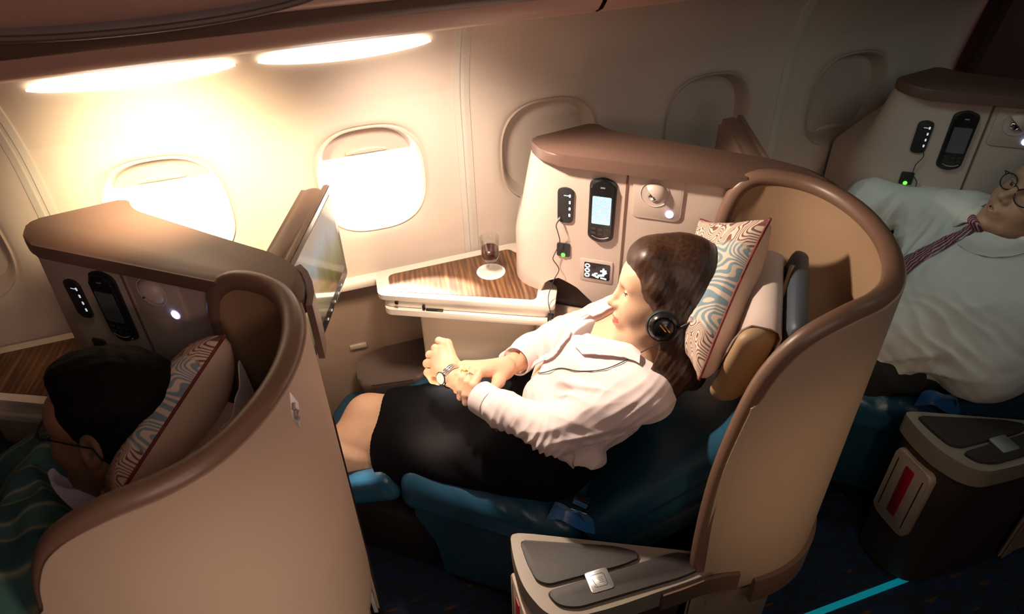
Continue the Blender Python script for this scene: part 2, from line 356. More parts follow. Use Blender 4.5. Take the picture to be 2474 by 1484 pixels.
# seams between the sidewall panels
for i, x in enumerate(SEAMS[:3]):
    b = MB()
    P = [[(x+dx, wallprof(z)-.001-h, z) for dx, h in ((-.024, -.003), (-.021, .004), (-.006, .006), (-.003, .002), (.003, .002), (.006, .006), (.021, .004), (.024, -.003))] for z in np.linspace(.765, 1.70, 24)]
    b.grid(P); struct(b.done('trim_%d' % (i+1), 'seam', auto=40))
def mwin(n, cx, open_to):
    """window n: reveal tunnel and lip, shade lowered to height open_to, handle and panes"""
    b = MB(); rings = []
    for a, y in ((1.00, WY+.010), (.985, WY+.002), (.955, WY+.006), (.90, WY+.028), (.84, WY+.052), (.80, WY+.066)):
        p = selli(cx, WZ, WA*a, WB*a); rings.append([(q[0], y, q[1]) for q in p])
    b.grid([[rings[j][k] for j in range(len(rings))] for k in range(64)], cu=True)
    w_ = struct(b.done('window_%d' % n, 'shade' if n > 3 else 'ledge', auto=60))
    # shade: sheet of rounded outline cut off at its lower edge
    b = MB(); p = selli(cx, WZ, WA*.86, WB*.86, 64); lo = []
    p = [(q[0], max(q[1], open_to+(q[0]-cx)*0)) for q in p]
    b.prism(p, -(WY+.058), -(WY+.053), 0, PX); s_ = b.done('shade', 'shade', w_, auto=30)
    b = MB(); zl = max(open_to, WZ-WB*.80)
    pts = [(cx+t*.058, WY+.05, zl+.009+.006*math.cos(t*1.5)) for t in np.linspace(-1, 1, 9)]
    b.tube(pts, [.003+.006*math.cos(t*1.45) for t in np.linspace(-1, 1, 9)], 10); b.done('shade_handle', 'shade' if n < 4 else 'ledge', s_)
    b = MB(); b.prism(selli(cx, WZ, WA*.84, WB*.84, 48), -(WY+.082), -(WY+.078), 0, PX); b.done('pane', 'pane', w_)
    return w_
for n, cx in WIN.items():
    mwin(n, cx, {2: 1.155, 3: 1.142}.get(n, .90))
# ledge and dado under the windows
b = MB(); P = []
for x in np.linspace(-3.2, 2.5, 12):
    P.append([(x, WY+.03, .785), (x, WY-.004, .783), (x, WY-.02, .778), (x, WY-.026, .766), (x, WY-.022, .752), (x, WY+.02, .745)])
b.grid(P); struct(b.done('trim_4', 'ledge', auto=60))
b = MB(); b.grid([[(x, WY+.025, .76), (x, WY+.03, .4), (x, WY-.02, .1), (x, WY-.05, 0)] for x in np.linspace(-3.2, 2.5, 8)]); struct(b.done('wall_dado', 'dado'))
# floor, ceiling and the rest of the room
b = MB(); b.box((0, -.3, -.02), (7, 4.6, .04), 0); struct(b.done('floor', 'carpet', smooth=False, auto=None))
b = MB(); b.box((0, -.3, 2.27), (7, 4.6, .04), 0); struct(b.done('ceiling', 'wall', smooth=False, auto=None))
b = MB(); b.box((0, -2.45, 1.12), (7, .04, 2.3), 0); struct(b.done('wall_aisle', 'dado', smooth=False, auto=None))
b = MB(); b.box((-3.2, -.3, 1.12), (.04, 4.5, 2.3), 0); struct(b.done('wall_front', 'dado', smooth=False, auto=None))
b = MB(); b.grid([[(2.14+.42*((1.82-y)/.5)**.8*0+.22*max(0, z-1.15)+.05*math.sin((1.82-y)*26), y, z) for z in np.linspace(0, 2.25, 24)] for y in np.linspace(-2.4, 1.93, 90)], True)
b.box((2.74, -.3, 1.12), (.03, 4.6, 2.32), 0)  # unseen end plate, added to stop sky light leaking in
struct(b.done('wall_rear', 'maroon'))
# overhead bins
def binrow(x0, x1, label, first):
    t = thing('overhead_bin', label, 'overhead bin', WORLD, ((x0+x1)/2, 1.3, 1.57), 'overhead bins above the window seats')
    prof = [(1.66, 1.65), (1.55, 1.62), (1.46, 1.597), (1.39, 1.590), (1.345, 1.593), (1.318, 1.605), (1.302, 1.622), (1.296, 1.640)]
    b = MB(); xs = np.linspace(x0, x1, 8); b.grid([[(x, y, z) for y, z in prof] for x in xs]); b.grid([[(x, y, z) for y, z in ((1.66, 1.65), (1.66, 2.25))] for x in xs]); b.done('bin_underside', 'binface', t, auto=60)
    b = MB(); b.grid([[(x, y, z) for y, z in ((1.296, 1.640), (1.290, 1.643), (1.284, 1.655), (1.281, 1.672))] for x in xs]); b.done('trim_strip', 'bindark', t, auto=60)
    b = MB(); pr = [(1.281, 1.672), (1.266, 1.674), (1.248, 1.686), (1.215, 1.735), (1.18, 1.82), (1.15, 1.95), (1.14, 2.1), (1.16, 2.25)]
    b.shell([[(x, y, z) for y, z in pr] for x in np.linspace(x0+.004, x1-.004, 8)], .02); d = b.done('door', 'binface', t, auto=60)
    if first:
        cx = -.19; b = MB(); P = []
        for a in np.linspace(0, 1, 7):
            P.append([(cx+.29*a*math.cos(q), 1.236-.42*(.045*a*math.sin(q)+.006)-.0085+.011*(1-a)**.5, 1.718+.041*a*math.sin(q)-.0) for q in np.linspace(0, 2*math.pi, 49)])
        b.grid(P); b.done('latch_recess', 'latch', d)
        b = MB(); pts = [(cx+.295*math.cos(q), 1.236-.42*(.045*math.sin(q)+.006)-.009, 1.718+.043*math.sin(q)) for q in np.linspace(0, 2*math.pi, 64)]
        b.tube(pts, .006, 8, False); b.done('latch_rim', 'bindark', d)
    return t
binrow(-1.25, .62, 'overhead bin with a long dark oval latch recess, nearest the camera', True)
binrow(.63, 2.5, 'plain overhead bin above the shaded rear windows', False)
# lamps in the gap between sidewall and bins
for x0, x1, lb in ((-.52, -.09, 'glowing sidewall lamp above the window beside the front seat'), (-.04, .37, 'glowing sidewall lamp above the half open window by the table')):
    t = thing('cove_light', lb, 'lamp', WORLD, ((x0+x1)/2, 1.72, 1.47), 'sidewall lamps under the bins')
    b = MB(); P = []
    for x in np.linspace(x0, x1, 24):
        q = (x-x0)/(x1-x0); h = .003+.022*math.sin(math.pi*q)**.7; zc = 1.462
        P.append([(x, wallprof(zc+dz*h)-.010-.004*math.cos(dz*1.5), zc+dz*h) for dz in np.linspace(-1, 1, 7)])
    b.shell(P, .004); b.done('diffuser', 'cove', t, auto=60)
tag(rebase(MB().box((1.14, .762, .003), (.97, .019, .006), .002).done('floor_path_strip', 'teal_line'), (1.14, .762, 0)), 'glowing teal light strip along the aisle floor', 'floor light')

# ================================================================== SEAT SUITES (three alike, built once for the centre seat)
CF = FR(0)
suite = thing('seat_suite', 'tan privacy shell and side panel around the woman in the pink blouse', 'seat suite', CF, (-.1, -.25, 0), 'seat suites along the windows')
# --- front of the side panel
pth = [(.06, 0), (0, 0), (-.1, 0), (-.2, 0), (-.3, 0), (-.38, 0), (-.425, .001), (-.455, .007), (-.478, .020), (-.495, .040), (-.507, .065), (-.522, .11), (-.55, .19), (-.575, .25)]
pp_ = smooth_path(pth, 60)
def zb(u):
    return float(np.interp(u, [-.60, -.47, -.44, -.40, -.35, -.29, -.24, .06], [.74, .76, .84, .862, .84, .785, .75, .74]))
bot = smooth_path(pth[:8]+[(-.500, .022), (-.530, .045), (-.548, .075), (-.560, .12), (-.578, .19), (-.590, .235)], 60)
top_ = smooth_path(pth[:8]+[(-.474, .020), (-.486, .036), (-.487, .052), (-.466, .080), (-.42, .125), (-.372, .176)], 60)
P = []
for (u, v), (ub, vb), (ut, vt) in zip(pp_, bot, top_):
    row = []
    for z in np.linspace(0, 1, 22):
        zz = zb(ub)+(1.218-zb(ub))*z; k = min(1, max(0, (1.22-zz)/.26)); k = k**.9
        row.append((ut+(ub-ut)*k, vt+(vb-vt)*k, zz))
    P.append(row)
b = MB(); b.shell(P, .012, True); panel = b.done('panel', 'panel', suite, auto=50)
b = MB(); b.box((-.2335, -.0005, 1.00), (.0025, .003, .43), 0); b.box((-.2305, -.0012, 1.00), (.002, .003, .43), .0005); b.done('panel_joint', 'rim', panel)
b = MB(); b.lathe([(0, -.004), (.007, -.004), (.010, -.002), (.0105, .001)], (-.503, .040, 1.10), 20, (.8, .6, 0)); b.done('screw_cap', 'panel', panel)
# --- core behind the panel, with the dark stowage opening below
b = MB(); b.prism(rpoly([(.05, .014), (-.42, .014), (-.47, .05), (-.37, .155), (-.31, .125), (0, .075), (.15, .04), (.19, .014)], .02), .875, 1.215, .002)
b.prism([(.19, .014), (.05, .06), (-.44, .062), (-.37, .155), (-.31, .125), (0, .075), (.15, .04)], 0, .88, .002); b.done('monument_body', 'core', suite)
# --- brown cap
cappoly = rpoly([(.20, -.040), (.150, -.004), (.060, -.004), (.045, -.036), (-.435, -.030), (-.497, .046), (-.36, .190), (-.312, .149), (0, .094), (.09, .081), (.16, .054), (.215, -.004), (.235, -.045), (.222, -.066)], [.01, .02, .01, .005, .05, .022, .02, .03, .05, .05, .04, .03, .01, .01])
b = MB(); b.prism(cappoly, 1.212, 1.242, .007, seg=3)
b.shell([[(x, y, z) for z in np.linspace(1.235, zl, 6)] for x, y, zl in ((.15, .060, 1.17), (.175, .044, 1.14), (.20, .018, 1.12), (.222, -.012, 1.11), (.238, -.045, 1.11))], .012, True)
b.done('cap', 'cap', suite, auto=40)
# --- wraparound shell behind the head
path = np.array([(-.005, -.028), (.03, -.020), (.08, -.012), (.15, -.020), (.213, -.058), (.265, -.125), (.30, -.21), (.314, -.30), (.306, -.385), (.275, -.45), (.225, -.502), (.168, -.538), (.128, -.556), (.105, -.566), (.085, -.572), (.07, -.576)], float)
ztop = [.9, 1.19, 1.238, 1.24, 1.24, 1.24, 1.24, 1.24, 1.24, 1.242, 1.238, 1.205, 1.135, 1.04, .80, .40]
hp = smooth_path(np.c_[path, np.array(ztop)], 130)
# rim follows the top edge, starting down the panel and ending at the console
rim3 = smooth_path([(-.012, -.024, .80), (-.008, -.024, .92), (.002, -.024, 1.08), (.012, -.024, 1.16), (.032, -.023, 1.215), (.075, -.014, 1.238), (.15, -.021, 1.241), (.213, -.058, 1.241), (.265, -.125, 1.241), (.30, -.21, 1.241), (.314, -.30, 1.241), (.306, -.385, 1.241), (.275, -.45, 1.241), (.225, -.502, 1.236), (.172, -.536, 1.205), (.138, -.552, 1.155), (.114, -.562, 1.085), (.096, -.570, .98), (.084, -.575, .87), (.079, -.578, .75), (.079, -.580, .63), (.083, -.580, .50)], 150)
def shell_sheet(off, zlow, flare=0):
    """sheet that hangs down from the rim curve to the height zlow"""
    P = []; Q = rim3[:, :2]; T = np.gradient(Q, axis=0)
    # plan direction from a smoothed outline, so that the two upright front edges stay in line
    for i, (x, y, z) in enumerate(rim3):
        t = np.array([0., 0.])
        if i < 24: nn = np.array([0., 1.])
        elif i > 104: nn = np.array([-.28, -.96])
        else: t = T[i]/np.linalg.norm(T[i]); nn = np.array([-t[1], t[0]])
        wv = min(1, max(0, (i-30)/30))*min(1, max(0, (118-i)/30)); row = []
        for k in np.linspace(0, 1, 40):
            zz = zlow+(z-zlow)*k; tq = min(1, max(0, (.50-zz)/.10)); tp = .040*wv*tq*tq*(3-2*tq); row.append((x+nn[0]*(off-tp), y+nn[1]*(off-tp), zz))
        P.append(row)
    return P
b = MB(); b.shell(shell_sheet(-.006, .30), .006, True); b.done('inner_lining', 'shell', suite, auto=60)
b = MB(); b.shell(shell_sheet(.012, .02), .010, False); outer = b.done('outer_shell', 'shellback', suite, auto=60)
b = MB(); b.tube(rim3, .019, 14, True, 1.0); b.done('rim', 'rim', suite, auto=60)
# --- brown band low on the aisle side with a dark vent
def onshell(u0, u1, off, n):
    idx = np.linspace(u0, u1, n); X = np.array([np.interp(idx, np.arange(150), rim3[:, k]) for k in range(2)]).T; t = np.gradient(X, axis=0); t /= np.linalg.norm(t, axis=1)[:, None]
    return X+np.stack([-t[:, 1], t[:, 0]], 1)*off
def ix(u): return max(i for i in range(150) if rim3[i][0] > u and rim3[i][1] < -.40)     # place on the aisle side with the given x
b = MB(); b.shell([[(x, y, z) for z in np.linspace(.425, .510, 5)] for x, y in onshell(62, ix(.192), .0165, 40)], .016); bd = b.done('lower_band', 'rim', suite, auto=50)
b = MB(); b.shell([[(x, y, z) for z in np.linspace(.436, .494, 4)] for x, y in onshell(ix(.275), ix(.222), .0185, 20)], .004); b.done('vent', 'black', bd, auto=50)
b = MB(); q = onshell(ix(.207), ix(.207)+1, .0165, 2)[0]; b.lathe([(0, .003), (.006, .003), (.008, 0)], (q[0], q[1], .466), 16, (.25, -.97, 0)); b.done('button', 'conframe', bd)
# --- emblems: red oval inside, silver diamond outside
q = onshell(77.5, 78.5, -.0128, 2); c_ = q.mean(0); t_ = (q[1]-q[0]); t_ /= np.linalg.norm(t_); nn = np.array([t_[1], -t_[0]])
def onplane(c, t, n, pts, z, lift=.001): return [(c[0]+t[0]*a+n[0]*lift, c[1]+t[1]*a+n[1]*lift, z+h) for a, h in pts]
b = MB(); b.tube(onplane(c_, t_, nn, [(.010*math.cos(a), .017*math.sin(a)) for a in np.linspace(0, 2*math.pi, 28)], 1.185), .0012, 6, False)
b.tube(onplane(c_, t_, nn, [(.003, -.010), (.000, -.004), (.003, .002), (-.001, .009)], 1.185), .0016, 6); b.tube(onplane(c_, t_, nn, [(-.004, -.006), (-.003, .002), (.001, .005)], 1.185), .0012, 6)
b.done('oval_emblem', 'red', suite)
q = onshell(64.6, 65.2, .0185, 2); c_ = q.mean(0); t_ = (q[1]-q[0]); t_ /= np.linalg.norm(t_); nn = np.array([-t_[1], t_[0]])
b = MB(); dia = onplane(c_, t_, nn, [(0, .040), (-.015, .002), (0, -.040), (.015, -.002)], 1.192, .004); dib = onplane(c_, t_, nn, [(0, .044), (-.018, .002), (0, -.044), (.018, -.002)], 1.192, -.002)
b.add(dia+dib, [(0, 1, 2, 3), (0, 4, 5, 1), (1, 5, 6, 2), (2, 6, 7, 3), (3, 7, 4, 0)]); em = b.done('diamond_emblem', 'silver', suite, smooth=False, auto=None)
b = MB()
for pts in ([(-.002, .016), (.004, .008), (-.001, .002), (.005, -.006)], [(-.006, -.004), (0, -.008), (.006, -.012)], [(-.003, -.016), (.001, -.020)]): b.tube(onplane(c_, t_, nn, pts, 1.192, .005), .0022, 6)
b.done('emblem_mark', 'rim', em)
# --- reading light
b = MB(); b.prism(rrect(-.156, 1.150, .122, .124, .014), -.000, .005, .002, PX); rl = b.done('reading_light', 'panel', suite, auto=40)
c0 = (-.162, -.004, 1.158)
b = MB(); b.lathe([(.036, .002), (.0345, .0035), (.033, .0015), (.030, -.004), (.024, -.011), (.012, -.015), (0, -.016)], c0, 36, (0, -1, 0)); b.done('lamp_bowl', 'cover', rl, auto=60)
b = MB(); P = []
for a in np.linspace(0, math.pi, 17):
    row = []
    for e in np.linspace(-.1, math.pi*.52, 9):
        x, y, z = math.cos(a)*math.cos(e), math.sin(e), math.sin(a)*math.cos(e); r = -.75
        xr, zr = x*math.cos(r)-z*math.sin(r), x*math.sin(r)+z*math.cos(r); row.append((c0[0]+xr*.031, c0[1]-y*.022, c0[2]+zr*.031))
    P.append(row)
b.shell(P, .002); b.done('eyelid', 'panel', rl, auto=60)
b = MB(); b.lathe([(0, .011), (.007, .0105), (.012, .008), (.0135, .002), (.0135, -.006)], (c0[0]-.004, c0[1], c0[2]-.006), 24, (0, -1, 0)); b.done('lamp_lens', 'chrome', rl, auto=60)
b = MB(); b.lathe([(.0095, .0), (.0095, .003), (.0075, .004), (.007, .003)], (-.122, -.004, 1.107), 24, (0, -1, 0)); bt = b.done('light_button', 'led_blue', rl)
b = MB(); b.lathe([(0, .004), (.004, .004), (.0045, .002)], (-.122, -.005, 1.107), 16, (0, -1, 0)); b.done('button_core', 'led_white', bt)
# --- media ports with four lights
b = MB(); b.prism(rpoly([(-.405, 1.045), (-.385, 1.042), (-.365, 1.045), (-.364, 1.138), (-.385, 1.144), (-.406, 1.138)], .008), 0, .006, .002, PX); mp_ = b.done('media_port', 'softblack', suite, auto=40)
for i in range(4):
    b = MB(); b.prism(rrect(-.3735, 1.122-.0185*i, .0042, .008, .0015, 2), .005, .0068, 0, PX)
    if i == 0: b.box((-.383, -.0062, 1.122), (.012, .001, .0012), 0)
    b.done('indicator', 'led_white', mp_)
# --- power outlet
b = MB(); b.prism(rrect(-.388, .957, .036, .040, .004), 0, .005, .0015, PX); po = b.done('power_outlet', 'softblack', suite, auto=40)
b = MB()
for x, z in ((-.396, .951), (-.380, .951), (-.388, .962)): b.box((x, -.0052, z), (.0035, .001, .007), 0)
b.done('socket_slots', 'black', po)
b = MB(); b.lathe([(0, .0025), (.005, .002), (.006, 0)], (-.388, -.005, .942), 18, (0, -1, 0)); b.done('power_light', 'led_green', po)
# --- seat control screen with its seat pictogram
b = MB(); b.prism(rrect(-.297, .905, .090, .068, .005), 0, .003, .001, PX); cs = b.done('control_screen', 'cover', suite, auto=40)
b = MB(); b.prism(rrect(-.294, .905, .070, .050, .003), .002, .0042, .0006, PX); b.done('display', 'black', cs)
b = MB()
def seg(p, q, r=.0022): b.tube([(p[0], -.0048, p[1]), (q[0], -.0048, q[1])], r, 6)
for zc in (.920, .905, .890):      # three round buttons
    b.tube([(-.320+.0058*math.cos(a), -.0048, zc+.0052*math.sin(a)) for a in np.linspace(0, 2*math.pi, 14)], .0014, 5, False)
seg((-.306, .893), (-.296, .890), .0028); seg((-.300, .897), (-.292, .899), .002); seg((-.296, .888), (-.288, .886), .0022); seg((-.290, .892), (-.274, .896), .003); seg((-.276, .898), (-.268, .906), .003); seg((-.284, .908), (-.268, .910), .0025); seg((-.276, .902), (-.276, .917), .0022); seg((-.283, .886), (-.267, .884), .0016)
b.done('seat_pictogram', 'led_white', cs)
# --- holder of the handset
hpoly = lambda g: rpoly([(-.322-g, 1.010-g), (-.290, .998-g), (-.259+g, 1.010-g), (-.257+g, 1.170+g), (-.289, 1.182+g), (-.322-g, 1.170+g)], .012)
b = MB(); b.prism(hpoly(.002), 0, .004, .0015, PX); b.done('handset_cradle', 'softblack', suite, auto=40)
# --- side table by the window
TZ = .802
tpoly = [(-.612, .228), (-.95, -.036), (-.945, -.06), (-.900, -.135), (-.885, -.142), (-.405, -.060), (-.398, -.045), (-.415, .046), (-.455, .062), (-.50, .096), (-.545, .175), (-.585, .235)]
b = MB(); b.prism(rpoly(tpoly, [.01, .012, .02, .03, .02, .015, .012, .02, .03, .03, .03, .015]), TZ-.016, TZ, .005, seg=3); tb = b.done('side_table', 'tray', suite, auto=40)
b = MB(); b.prism(rpoly([(-.612, .190), (-.912, -.045), (-.868, -.118), (-.462, -.042), (-.456, -.030), (-.470, .046), (-.505, .062), (-.560, .165)], [.01, .02, .02, .025, .025, .02, .04, .03]), TZ-.002, TZ+.0012, .0006); b.done('wood_inlay', 'wood', tb, auto=40)
off = lambda pl_, k: [(x, y-k) for x, y in pl_]
b = MB(); b.prism(rpoly([(-.612, .222), (-.93, -.03), (-.885, -.128), (-.87, -.135), (-.412, -.057), (-.42, .04), (-.50, .09), (-.585, .22)], .012), TZ-.040, TZ-.018, .006, seg=3); ty = b.done('tray_leaf', 'tray', tb, auto=40)
b = MB(); b.prism(rpoly([(-.612, .225), (-.935, -.03), (-.88, -.140), (-.865, -.147), (-.402, -.068), (-.405, -.02), (-.42, .04), (-.50, .09), (-.585, .22)], .02), TZ-.062, TZ-.043, .007, seg=3); b.done('tray_shelf', 'tray', tb, auto=40)
for c_, d_, r_ in (((-.842, -.137, TZ-.021), (.010, .006, .010), 0), ((-.765, -.122, TZ-.034), (.007, .008, .017), 0), ((-.735, -.115, TZ-.041), (.05, .010, .006), .165), ((-.405, -.062, TZ-.042), (.016, .016, .032), 0)):
    b = MB(); b.box(c_, d_, .001, Matrix.Rotation(r_, 4, 'Z')); b.done('tray_latch', 'black', tb)
# --- cabinet below the table, shelf beside the seat, foot shelf
b = MB(); b.prism(rpoly([(-.80, -.085), (-.745, -.092), (-.46, -.045), (-.42, .05), (-.60, .20), (-.85, .02)], [.01, .06, .03, .05, .03, .03], 8), .02, TZ-.062, .004); b.done('table_cabinet', 'conbody', suite, auto=30)
b = MB(); P = [[(u, v, z) for v, z in ((.058, .715), (-.01, .715), (-.045, .71), (-.062, .695), (-.066, .66), (-.066, .05))] for u in np.linspace(-.45, .06, 12)]
for i, row in enumerate(P):
    k = i/11; P[i] = [(x, y, z-.03*max(0, k-.3)) for x, y, z in row]
b.shell(P, .01); b.done('side_shelf', 'conbody', suite, auto=50)
b = MB(); b.prism(rpoly([(-1.06, -.085), (-.985, -.20), (-.81, -.105), (-.80, .03), (-.92, .10)], [.02, .04, .03, .02, .02]), .415, .468, .016, seg=4); fs = b.done('foot_shelf', 'ottoman', suite, auto=40)
b = MB(); b.prism(rpoly([(-1.05, -.085), (-.98, -.190), (-.815, -.10), (-.81, .03), (-.92, .09)], [.02, .04, .03, .02, .02]), .02, .412, .004); b.done('foot_shelf_box', 'dado', fs, auto=40)
b = MB(); b.box((-1.06, -.052, .497), (.055, .012, .016), .003, Matrix.Rotation(.62, 4, 'Z')); b.done('shelf_tab', 'conframe', fs)
# --- console on the aisle side
CZ = .56
con = [(-.346, -.624), (-.315, -.690), (-.272, -.750), (-.215, -.788), (-.172, -.792), (-.085, -.740), (.085, -.612), (.135, -.566), (.085, -.545), (-.30, -.612)]
b = MB(); b.prism(rpoly(con, [.018, .05, .05, .04, .03, .05, .03, .005, .005, .02]), CZ-.062, CZ, .010, seg=4); ct = b.done('armrest_console', 'conframe', suite, auto=40)
b = MB(); b.shell([[(x, y, z) for z in np.linspace(CZ-.066, CZ-.008, 4)] for x, y in ((.02, -.672), (.06, -.643), (.10, -.610), (.14, -.586), (.175, -.570))], .008); b.done('console_wing', 'rim', ct, auto=40)
b = MB(); b.prism(rpoly([(-.316, -.641), (-.285, -.688), (-.250, -.727), (-.222, -.728), (-.075, -.632), (-.045, -.604), (-.052, -.592), (-.10, -.592)], [.012, .02, .015, .012, .02, .006, .006, .02]), CZ-.004, CZ+.010, .006, seg=3); b.done('arm_pad', 'pad', ct, auto=40)
b = MB(); b.prism(rpoly([(-.222, -.747), (-.190, -.768), (-.150, -.762), (.055, -.622), (.095, -.585), (.080, -.562), (.03, -.566), (-.03, -.610)], [.012, .015, .03, .03, .02, .01, .03, .05]), CZ-.004, CZ+.010, .006, seg=3); b.done('arm_pad', 'pad', ct, auto=40)
RZ = Matrix.Translation((-.119, -.688, CZ+.010)) @ Matrix.Rotation(.60, 4, 'Z')
b = MB(); b.prism(rrect(0, 0, .052, .050, .006), -.002, .0022, .0008, RZ); pl8 = b.done('recline_plate', 'silver', ct, auto=30)
b = MB(); b.tube([RZ @ Vector((*p, .0022)) for p in rrect(0, 0, .030, .030, .005, 4)+[(-.010, -.015)]], .0006, 5, False)
for k in range(4): b.box(RZ @ Vector((.004, -.006+.004*k, .0022)), (.010, .0008, .0006), 0, Matrix.Rotation(.60, 4, 'Z'))
b.done('plate_marking', 'softblack', pl8)
b = MB(); b.prism(rpoly([(-.330, -.632), (-.302, -.690), (-.262, -.738), (-.205, -.762), (-.16, -.752), (.06, -.598), (.06, -.56), (-.29, -.610)], [.02, .04, .04, .04, .03, .03, .01, .02]), .015, CZ-.060, .004); b.done('console_body', 'core', ct, auto=40)
# life vest door on the front of the console: plate facing forward
d_ = Vector((.071, -.106, 0)).normalized(); n_ = Vector((d_.y, -d_.x, 0)); c_ = Vector((-.297, -.710, .333))
DM = Matrix(((d_.x, 0, n_.x, c_.x), (d_.y, 0, n_.y, c_.y), (0, 1, 0, c_.z), (0, 0, 0, 1)))
b = MB(); b.prism(rrect(0, 0, .125, .262, .02), -.02, .004, .005, DM, seg=3); lv = b.done('life_vest_door', 'conbody', suite, auto=40)
b = MB()
for sx in (-1, 1): b.prism(rrect(sx*.046, 0, .003, .20, .001, 2), .003, .0046, 0, DM)
b.done('door_groove', 'softblack', lv)
b = MB(); b.prism(rrect(0, .006, .030, .19, .004), .003, .006, .001, DM); b.done('red_tab', 'red', lv)
SU = {0: suite}
SU[-1] = dup(suite, -1, label='tan privacy shell nearest the camera, around the dark-haired man with the green blanket')
SU[1] = dup(suite, 1, label='shaded grey suite and side panel around the man in white shirt and striped tie')

# the rear control screen glows blue, its pictogram is dark
for ch in SU[1].children:
    if ch.name.startswith('control_screen'):
        for d in ch.children:
            if d.name.startswith('display'): d.data = d.data.copy(); d.data.materials[0] = M['display_blue']
for n_ in (-1, 1):
    for ch in SU[n_].children:
        if ch.name.startswith('media_port'):
            for d in list(ch.children):
                d.data = d.data.copy(); d.data.materials[0] = M['led_soft']
# --- handsets, one in each holder
def handset(n, label, lit):
    t = thing('handset', label, 'handset', FR(n), (-.289, -.004, 1.0), 'handsets in the side panels')
    b = MB(); b.prism(hpoly(-.003), .004, .013, .004, PX, seg=3); b.done('body', 'black', t, auto=30)
    b = MB(); b.prism(rrect(-.2895, 1.096, .048, .078, .003), .0125, .0142, .0005, PX); b.done('screen', 'hs_lit' if lit else 'hs_dim', t, smooth=False, auto=None)
    b = MB(); b.prism(rrect(-.289, 1.160, .012, .0035, .0015), .0125, .0145, 0, PX); b.done('earpiece', 'silver', t)
    for i in range(3):
        for j in range(2):
            b = MB(); b.prism(rrect(-.307+.018*i, 1.043-.013*j-.002*(i == 1), .012, .007, .002, 3), .0125, .0148, .0006, PX); b.done('key', 'pad', t)
    b = MB(); b.tube([(-.311, -.0135, 1.022), (-.300, -.0142, 1.017), (-.289, -.0145, 1.0155), (-.278, -.0142, 1.017), (-.267, -.0135, 1.022)], .0016, 6); b.done('chrome_bar', 'chrome', t)
    return t
m, nt, bb, tc = nodes_mat('handset_screen_lit', .1); M['hs_lit'] = m
br = _n(nt, 'ShaderNodeTexBrick'); br.inputs['Scale'].default_value = 60; br.inputs['Mortar Size'].default_value = .035; br.inputs['Color1'].default_value = (.80, .93, 1, 1); br.inputs['Color2'].default_value = (.66, .86, 1, 1); br.inputs['Mortar'].default_value = (.35, .6, .8, 1)
sx = _n(nt, 'ShaderNodeSeparateXYZ'); cx_ = _n(nt, 'ShaderNodeCombineXYZ'); nt.links.new(tc.outputs['Object'], sx.inputs[0]); nt.links.new(sx.outputs[0], cx_.inputs[0]); nt.links.new(sx.outputs[2], cx_.inputs[1]); nt.links.new(cx_.outputs[0], br.inputs['Vector'])
bb.inputs['Base Color'].default_value = (.02, .02, .02, 1); nt.links.new(br.outputs['Color'], bb.inputs['Emission Color']); bb.inputs['Emission Strength'].default_value = 1.25
M['hs_dim'] = mat('handset_screen_dim', (.10, .115, .13), .12, var=.1)
handset(0, 'black handset with lit white screen beside the woman', True)
handset(-1, 'black handset with dim screen in the panel behind the dark-haired man', False)
handset(1, 'black handset in the shaded panel above the man in the white shirt', False)

# --- swing-out monitors
m, nt, bb, tc = nodes_mat('monitor_picture', .08); M['mon'] = m
mv = mapping(nt, tc.outputs['Object'], (1, 1, 1)); sp = _n(nt, 'ShaderNodeSeparateXYZ'); nt.links.new(mv, sp.inputs[0])
nz = _n(nt, 'ShaderNodeTexNoise'); nz.inputs['Scale'].default_value = 12; nz.inputs['Detail'].default_value = 4; nt.links.new(mapping(nt, mv, (1.5, 1.5, .5)), nz.inputs['Vector'])
ad = _n(nt, 'ShaderNodeMath', operation='MULTIPLY_ADD'); nt.links.new(nz.outputs['Fac'], ad.inputs[0]); ad.inputs[1].default_value = .12; nt.links.new(sp.outputs[2], ad.inputs[2])
cc = ramp(nt, ad.outputs[0], [(.10, (.03, .025, .015)), (.16, (.10, .10, .03)), (.20, (.16, .15, .10)), (.24, (.22, .24, .24)), (.30, (.26, .19, .14)), (.36, (.20, .12, .08))])
bb.inputs['Base Color'].default_value = (.02, .015, .012, 1); nt.links.new(cc, bb.inputs['Emission Color']); bb.inputs['Emission Strength'].default_value = 1.3
